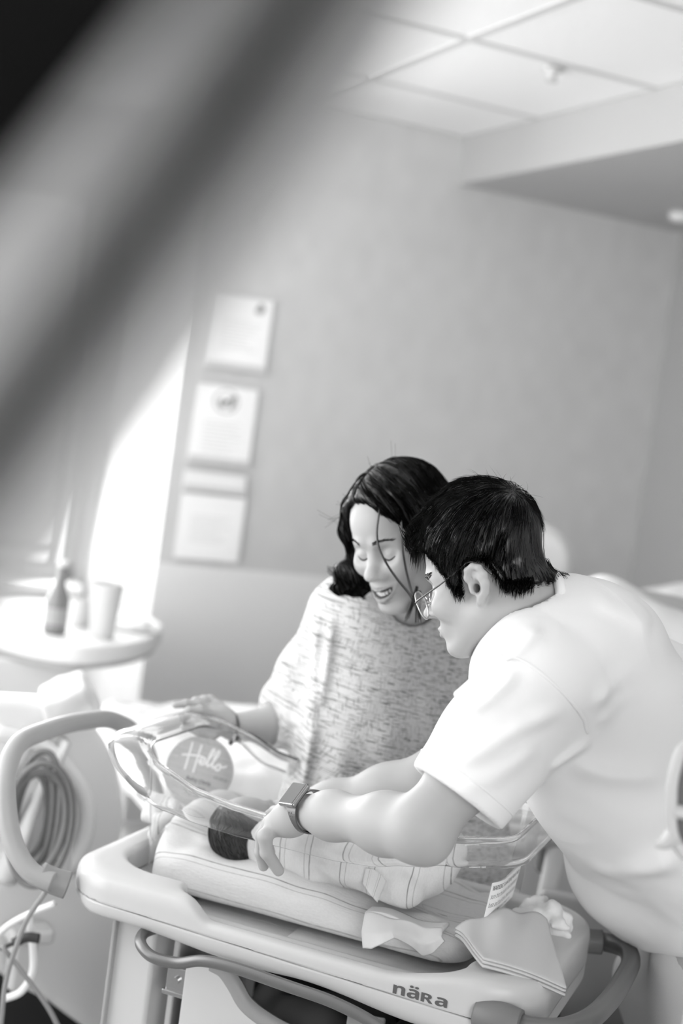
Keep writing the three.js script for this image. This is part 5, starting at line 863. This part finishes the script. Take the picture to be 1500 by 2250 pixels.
  const hand = [cap(wrR, mix(wrR, k[1], 0.5), 0.024, 0.025), ...k.map((q) => cap(mix(wrR, k[1], 0.3), q, 0.019, 0.012)),
    ...finger([k[0], [-0.205,1.040,-2.610], [-0.224,1.038,-2.600], [-0.236,1.029,-2.595]], 0.0095), ...finger([k[1], [-0.211,1.042,-2.640], [-0.234,1.044,-2.630], [-0.252,1.040,-2.625]], 0.0095), ...finger([k[2], [-0.203,1.049,-2.660], [-0.219,1.046,-2.655], [-0.229,1.039,-2.650]], 0.009), ...finger([k[3], [-0.195,1.046,-2.690], [-0.209,1.044,-2.690], [-0.220,1.038,-2.688]], 0.0085), ...finger([[-0.157,1.009,-2.630], [-0.175,1.000,-2.610], [-0.203,1.004,-2.600], [-0.232,1.014,-2.590]], 0.011)];
  const handLp = [cap(wrL, [0.244,0.905,-2.620], 0.024, 0.02), ...[0, 1, 2, 3].flatMap((i) => finger([add([0.239,0.907,-2.610], [i * 0.008, 0, -0.016 * i]), add([0.228,0.891,-2.600], [i * 0.008, 0, -0.016 * i]), add([0.225,0.874,-2.600], [i * 0.008, 0, -0.016 * i]), add([0.227,0.859,-2.600], [i * 0.008, 0, -0.016 * i])], 0.0085)), ...finger([[0.250,0.916,-2.600], [0.234,0.905,-2.585], [0.227,0.893,-2.580], [0.226,0.882,-2.580]], 0.0095)];
  const [hlo, hhi] = bounds(hand, 0.008), [llo, lhi] = bounds(handLp, 0.008);
  mesh('body', joinSkin([head, surface(union(trunk, 0.04), tlo, thi, 0.016), surface(union(arms, 0.02), alo, ahi, 0.006), surface(union(hand, 0.01), hlo, hhi, 0.0026), surface(union(handLp, 0.01), llo, lhi, 0.003)]), M.skin, woman);
  // bracelet
  { const ax = vec(wrR).sub(vec(elR)).normalize(), c = mix(elR, wrR, 0.97), u0 = vec([0, 1, 0]); u0.addScaledVector(ax, -u0.dot(ax)).normalize(); const v0 = ax.clone().cross(u0), pts = []; for (let i = 0; i < 20; i++) { const a = i / 20 * 6.283; pts.push([c[0] + (u0.x * Math.cos(a) + v0.x * Math.sin(a)) * 0.027, c[1] + (u0.y * Math.cos(a) + v0.y * Math.sin(a)) * 0.027, c[2] + (u0.z * Math.cos(a) + v0.z * Math.sin(a)) * 0.027]); }
    mesh('bracelet', [tube(pts, 0.0022, { closed: true, seg: 48, sides: 8 }), new THREE.SphereGeometry(0.005, 12, 10).translate(c[0], c[1] - 0.028, c[2] + 0.006)], std(0.08, 0.5), woman); }
  // gown
  const cv = noiseTexture(1024, () => 0.9); { const d = cv.image.data, W0 = 1024, put = (x, y, v) => { const o = (((y % W0 + W0) % W0) * W0 + ((x % W0 + W0) % W0)) * 4; d[o] = d[o + 1] = d[o + 2] = Math.max(45, d[o] - v); };
    for (let i = 0; i < 4200; i++) { const horiz = rnd() < 0.55, x = rnd() * W0 | 0, y = rnd() * W0 | 0, len = (horiz ? rr(14, 70) : rr(12, 46)) | 0, th = rr(2, horiz ? 7 : 4.5) | 0, v = rr(22, horiz ? 95 : 75), wob = rr(-0.06, 0.06);
      for (let q = 0; q < len; q++) for (let t = 0; t < th; t++) { const fade = Math.sin(Math.PI * (q + 0.5) / len) ** 0.5 * (0.6 + 0.4 * h3(q >> 2, i, t)); horiz ? put(x + q, y + t + (q * wob | 0), v * fade) : put(x + t, y + q, v * fade); } }
    cv.colorSpace = THREE.SRGBColorSpace; cv.needsUpdate = true; }
  const gownM = new THREE.MeshPhysicalMaterial({ color: grey(0.84), roughness: 0.9, map: cv, bumpMap: speck, bumpScale: 0.0005 });
  const cuff = [-0.076,1.012,-2.700], cuffN = vec(wrR).sub(vec(elR)).normalize();
  const g = [cap([0.078,1.256,-2.600], [0.186,1.242,-2.660], 0.055, 0.06), cap([0.034,1.255,-2.630], [0.204,1.217,-2.700], 0.056, 0.066), cap(chest, [0.103,1.043,-2.640], 0.105, 0.12), cap([0.162,1.180,-2.680], [0.210,1.014,-2.680], 0.11, 0.13), cap([0.093,1.056,-2.650], [0.116,0.862,-2.680], 0.12, 0.145), cap([0.208,1.031,-2.680], [0.237,0.829,-2.700], 0.13, 0.15), cap([0.116,0.862,-2.680], [0.154,0.678,-2.720], 0.145, 0.17), cap([0.237,0.829,-2.700], [0.257,0.693,-2.720], 0.15, 0.17)].map((f) => withK(f, 0.06));
  const sl = [cap(shR, mix(shR, elR, 0.5), 0.054, 0.058), cap(mix(shR, elR, 0.5), [-0.043,1.042,-2.710], 0.058, 0.062), cap([-0.043,1.040,-2.710], [-0.098,1.011,-2.690], 0.06, 0.05), withK(cap([-0.018,1.121,-2.680], [0.000,1.020,-2.680], 0.05, 0.045), 0.04)];
  const slL = [cap(shL, elL, 0.07, 0.08), cap(elL, mix(elL, wrL, 0.3), 0.078, 0.07)];
  const gf = union(g, 0.06), sf = union(sl, 0.03), sf2 = union(slL, 0.03);
  const folds = bumps([...foldLine([[-0.018,1.263,-2.580], [-0.016,1.190,-2.570], [-0.009,1.127,-2.560], [0.000,1.017,-2.540]], 0.011, 0.012, 0.2), ...foldLine([[0.009,1.261,-2.560], [0.010,1.197,-2.550], [0.010,1.141,-2.540], [0.012,1.086,-2.530]], 0.009, 0.013, 0.2), ...foldLine([[0.009,1.076,-2.540], [-0.000,1.033,-2.540], [-0.003,0.967,-2.540], [-0.006,0.884,-2.540]], 0.011, 0.014, 0.2), ...foldLine([[-0.025,0.959,-2.560], [-0.024,0.893,-2.560], [-0.025,0.834,-2.560]], 0.01, 0.012, 0.2), ...foldLine([[0.052,1.059,-2.530], [0.059,0.978,-2.530], [0.062,0.897,-2.530]], 0.02, 0.008, 0.2), ...foldLine([[0.126,1.102,-2.530], [0.148,1.007,-2.530], [0.153,0.909,-2.530]], 0.025, 0.007, 0.2), ...foldLine([[-0.084,1.117,-2.650], [-0.048,1.108,-2.630], [-0.017,1.064,-2.620]], 0.014, 0.007, 0.2), ...foldLine([[-0.087,1.074,-2.650], [-0.055,1.063,-2.640], [-0.029,1.026,-2.630]], 0.012, 0.007, 0.2), ...foldLine([[-0.006,1.121,-2.550], [0.005,1.104,-2.540], [0.018,1.093,-2.540]], 0.006, 0.006, 0.2)]);
  const bore = cap(mix(elR, cuff, 0.2), add(cuff, cuffN.toArray(), 0.1), 0.038, 0.04), hole = cap(outof(hm, [0, -0.06, -0.03]), nb, 0.052, 0.05), cl = mix(elL, wrL, 0.3), cn = vec(wrL).sub(vec(elL)).normalize();
  const gown = (x, y, z) => {
    const w = folds(x, y, z) + 0.006 * noise(x * 8, y * 6, z * 8) + 0.002 * noise(x * 24, y * 24, z * 24);
    let d = gf(x, y, z) - w; const a = smax(sf(x, y, z) - w, (x - cuff[0]) * cuffN.x + (y - cuff[1]) * cuffN.y + (z - cuff[2]) * cuffN.z - 0.006, 0.006), b = smax(sf2(x, y, z) - w, (x - cl[0]) * cn.x + (y - cl[1]) * cn.y + (z - cl[2]) * cn.z, 0.006);
    d = smin(smin(d, a, 0.02), b, 0.03); d = smax(d, -bore(x, y, z), 0.004); d = smax(d, -hole(x, y, z), 0.006);
    return Math.max(d, 0.5 - y);
  };
  mesh('gown', surface(gown, [-0.28, 0.48, -3.0], [0.5, 1.36, -2.45], 0.0065, { uv: (x, y, z) => [(x - 0.08 * y - (z + 2.7) * 0.7) / 0.33, (y + 0.1 * x) / 0.33] }), gownM, woman);
  // hair
  const I = (p) => into(hm, p);
  const part = (z) => -0.026 + 0.1 * (z - 0.06) * -0.5;        // the parting runs from the hairline back to the crown
  const cut = (x, y, z) => 0.83 * z - 0.55 * y - 0.004 - 0.0016 * noise(x * 90, y * 60, z * 60) + 0.016 * smooth(0.0, 0.05, x) * -1 + 0.012 * smooth(0.05, 0.0, Math.abs(x - part(z))) * 0;
  const L0 = [[-0.06, 0.085, 0.05], [-0.082, 0.04, 0.048], [-0.087, -0.01, 0.042], [-0.073, -0.055, 0.026]], Rt = [[0.055, 0.095, 0.035], [0.08, 0.055, 0.026], [0.09, 0.0, 0.012], [0.09, -0.06, 0.004], [0.082, -0.105, 0.004]];
  const back = [[-0.05, 0.0, -0.07], [0.0, -0.03, -0.085], [0.05, -0.0, -0.07]];
  const flick = [[0.015,1.344,-2.470], [0.024,1.319,-2.500], [0.014,1.306,-2.510], [-0.004,1.304,-2.520]].map(I), flick2 = [[0.029,1.341,-2.480], [0.026,1.333,-2.500], [0.006,1.333,-2.520], [-0.013,1.336,-2.530]].map(I), flick3 = [[0.054,1.331,-2.500], [0.050,1.308,-2.520], [0.031,1.300,-2.530]].map(I);
  const locks = union([...chain(L0, [0.013, 0.013, 0.01, 0.008]), ...chain(Rt, [0.02, 0.022, 0.022, 0.018, 0.01]), cap(back[0], [-0.05, -0.09, -0.06], 0.028, 0.014), cap(back[1], [0, -0.12, -0.07], 0.03, 0.022), cap(back[2], [0.07, -0.1, -0.02], 0.03, 0.02), ...chain([L0[3], ...flick], [0.014, 0.009, 0.008, 0.005, 0.0015]), ...chain([L0[3], ...flick2], [0.012, 0.007, 0.005, 0.0035, 0.001]), ...chain([back[0], ...flick3], [0.02, 0.009, 0.006, 0.003])], 0.02);
  const capF = (x, y, z) => smax(hf.skull(x, y, z) - 0.008 - 0.003 * smooth(0.02, 0.1, y) + 0.006 * Math.exp(-(((x - part(z)) / 0.006) ** 2)) * smooth(-0.05, 0.0, z), cut(x, y, z), 0.008);
  const hairF = (x, y, z) => smin(capF(x, y, z), locks(x, y, z), 0.012) - 0.0012 * noise(x * 130, y * 40, z * 130);
  const hb = surface(hairF, [-0.16, -0.18, -0.19], [0.14, 0.17, 0.13], 0.0032);
  const flow = (p, n) => { const s = p[0] > part(p[2]) ? 1 : -1, top = smooth(0.05, 0.12, p[1]); return [s * lerp(0.1, 0.9, top), -1, lerp(-0.15, s > 0 ? 0.1 : -0.35, top)]; };
  const hs = strands(hairF, { seeds: seedsOn(hb, 5200), dir: flow, length: () => rr(0.05, 0.1), steps: 10, lift: () => { const a = rr(0.0002, 0.003), b = rr(-0.001, 0.002); return (t) => a + b * t; }, radius: 0.0005, jitter: 0.12 });
  // loose strands over the face and fly-away hairs
  const lock1 = [[0.051,1.492,-2.400], [0.060,1.459,-2.360], [0.061,1.423,-2.345], [0.068,1.399,-2.340], [0.084,1.376,-2.330], [0.105,1.353,-2.330], [0.127,1.332,-2.340], [0.142,1.309,-2.360]], lock2 = [[0.093,1.471,-2.370], [0.100,1.436,-2.350], [0.108,1.396,-2.350], [0.120,1.360,-2.355], [0.131,1.334,-2.360], [0.146,1.303,-2.380]], lock3 = [[0.139,1.340,-2.380], [0.136,1.312,-2.390], [0.131,1.283,-2.400]], lock4 = [[0.144,1.333,-2.380], [0.146,1.307,-2.380], [0.150,1.284,-2.390]];
  const loose = []; for (const [l, r, n, sp] of [[lock1, 0.0009, 5, 0.0022], [lock2, 0.001, 4, 0.002], [lock3, 0.0014, 10, 0.006], [lock4, 0.0014, 10, 0.006]]) for (let i = 0; i < n; i++) { const o = [rr(-sp, sp), rr(-sp, sp), rr(-sp, sp)]; loose.push(tube(l.map((p, j) => add(p, o, 0.4 + 0.6 * j / l.length)), (t) => r * (1 - 0.6 * t * t), { seg: 28, sides: 5 })); }
  for (let i = 0; i < 26; i++) { const a = rr(0, 1), p = mix([-0.009,1.421,-2.450], [0.080,1.539,-2.480], a), q = add(p, [-rr(0.01, 0.04) * (1 - a * 0.6), rr(-0.03, 0.03) + 0.02 * a, rr(-0.02, 0.02)]); loose.push(tube([add(p, [0.02, -0.02, 0]), p, mix(p, q, 0.6), q], 0.00022, { seg: 12, sides: 4 })); }
  const hair = mergeGeometries([hb.toNonIndexed(), hs.toNonIndexed()]); hair.applyMatrix4(hm);
  mesh('hair', mergeGeometries([hair, ...loose.map((t) => t.toNonIndexed())]), M.hair, woman);
}

// ------------------------------------------------------------------ equipment arm right in front of the lens, far out of focus
{
  const arm = thing('equipment_arm', 'blurred grey arm with two dark rails crossing the upper left foreground', 'equipment arm');
  const E1 = [-0.220,1.383,-0.750], E2 = [-0.139,1.491,-0.620], E3 = [-0.062,1.602,-0.500], E4 = [-0.026,1.654,-0.420], E5 = [0.005,1.696,-0.330], E6 = [0.018,1.713,-0.290];
  const off = [-0.30, 0.19, 0.02];
  const pts = new THREE.CatmullRomCurve3([E1, E2, E3, E4, E5, E6].map(vec)).getPoints(40);
  mesh('cover', sheet(40, 6, (u, v) => { const p = pts[Math.round(u * 40)]; return [p.x + off[0] * v, p.y + off[1] * v, p.z + off[2] * v]; }, 0.006), new THREE.MeshPhysicalMaterial({ color: grey(0.68), roughness: 0.8, transparent: true, opacity: 0.82 }), arm);
  mesh('rail', tube([[-0.087,1.547,-0.270], [-0.061,1.588,-0.255], [-0.035,1.631,-0.240], [-0.017,1.662,-0.230], [-0.006,1.682,-0.220]], 0.0088, { sides: 14 }), M.matBlack, arm);
  mesh('rail', tube([[-0.149,1.612,-0.340], [-0.130,1.639,-0.335], [-0.101,1.682,-0.330], [-0.074,1.722,-0.325]], 0.036, { sides: 20 }), M.matBlack, arm);
}
{ // chair at the right edge, close to the camera
  const c = thing('side_chair', 'white framed chair with dark mesh back at the right edge', 'chair');
  mesh('frame', [tube([[0.814,1.315,-1.600], [0.663,1.309,-1.600], [0.439,1.304,-1.600], [0.413,1.290,-1.600], [0.406,1.263,-1.600], [0.407,1.227,-1.600], [0.416,1.187,-1.600], [0.441,1.159,-1.600]], 0.0065), tube([[0.410,1.216,-1.600], [0.626,1.221,-1.600], [0.830,1.224,-1.600]], 0.008), tube([[0.416,1.189,-1.600], [0.407,1.179,-1.600], [0.397,1.175,-1.600]], (t) => 0.012 * (1 - 0.75 * t))], M.plastic, c);
  mesh('back', [sheet(6, 10, (u, v) => mix(mix([0.410,1.277,-1.610], [0.815,1.312,-1.610], u), mix([0.422,1.179,-1.610], [0.832,1.210,-1.610], u), v), 0.004)], std(0.12, 0.7), c);
  const f = [0.428,1.178,-1.600], X0 = f[0] + 0.02;
  mesh('seat', rbox(0.44, 0.05, 0.42, 0.02, X0 + 0.22, 0.45, f[2] + 0.22), std(0.2, 0.7), c);
  for (const [x, z] of [[0.02, 0.4], [0.42, 0.4]]) mesh('leg', tube([[X0 + x, 0.002, f[2] + z], [X0 + x, 0.22, f[2] + z], [X0 + x, 0.44, f[2] + z]], 0.011), M.plastic, c);
  for (const x of [0.02, 0.42]) mesh('leg', tube([[X0 + x, 0.002, f[2] + 0.01], [X0 + x, 0.4, f[2] + 0.01], [X0 + x, f[1] - 0.02, f[2]]], 0.011), M.plastic, c);
}

renderer.render(scene, camera);
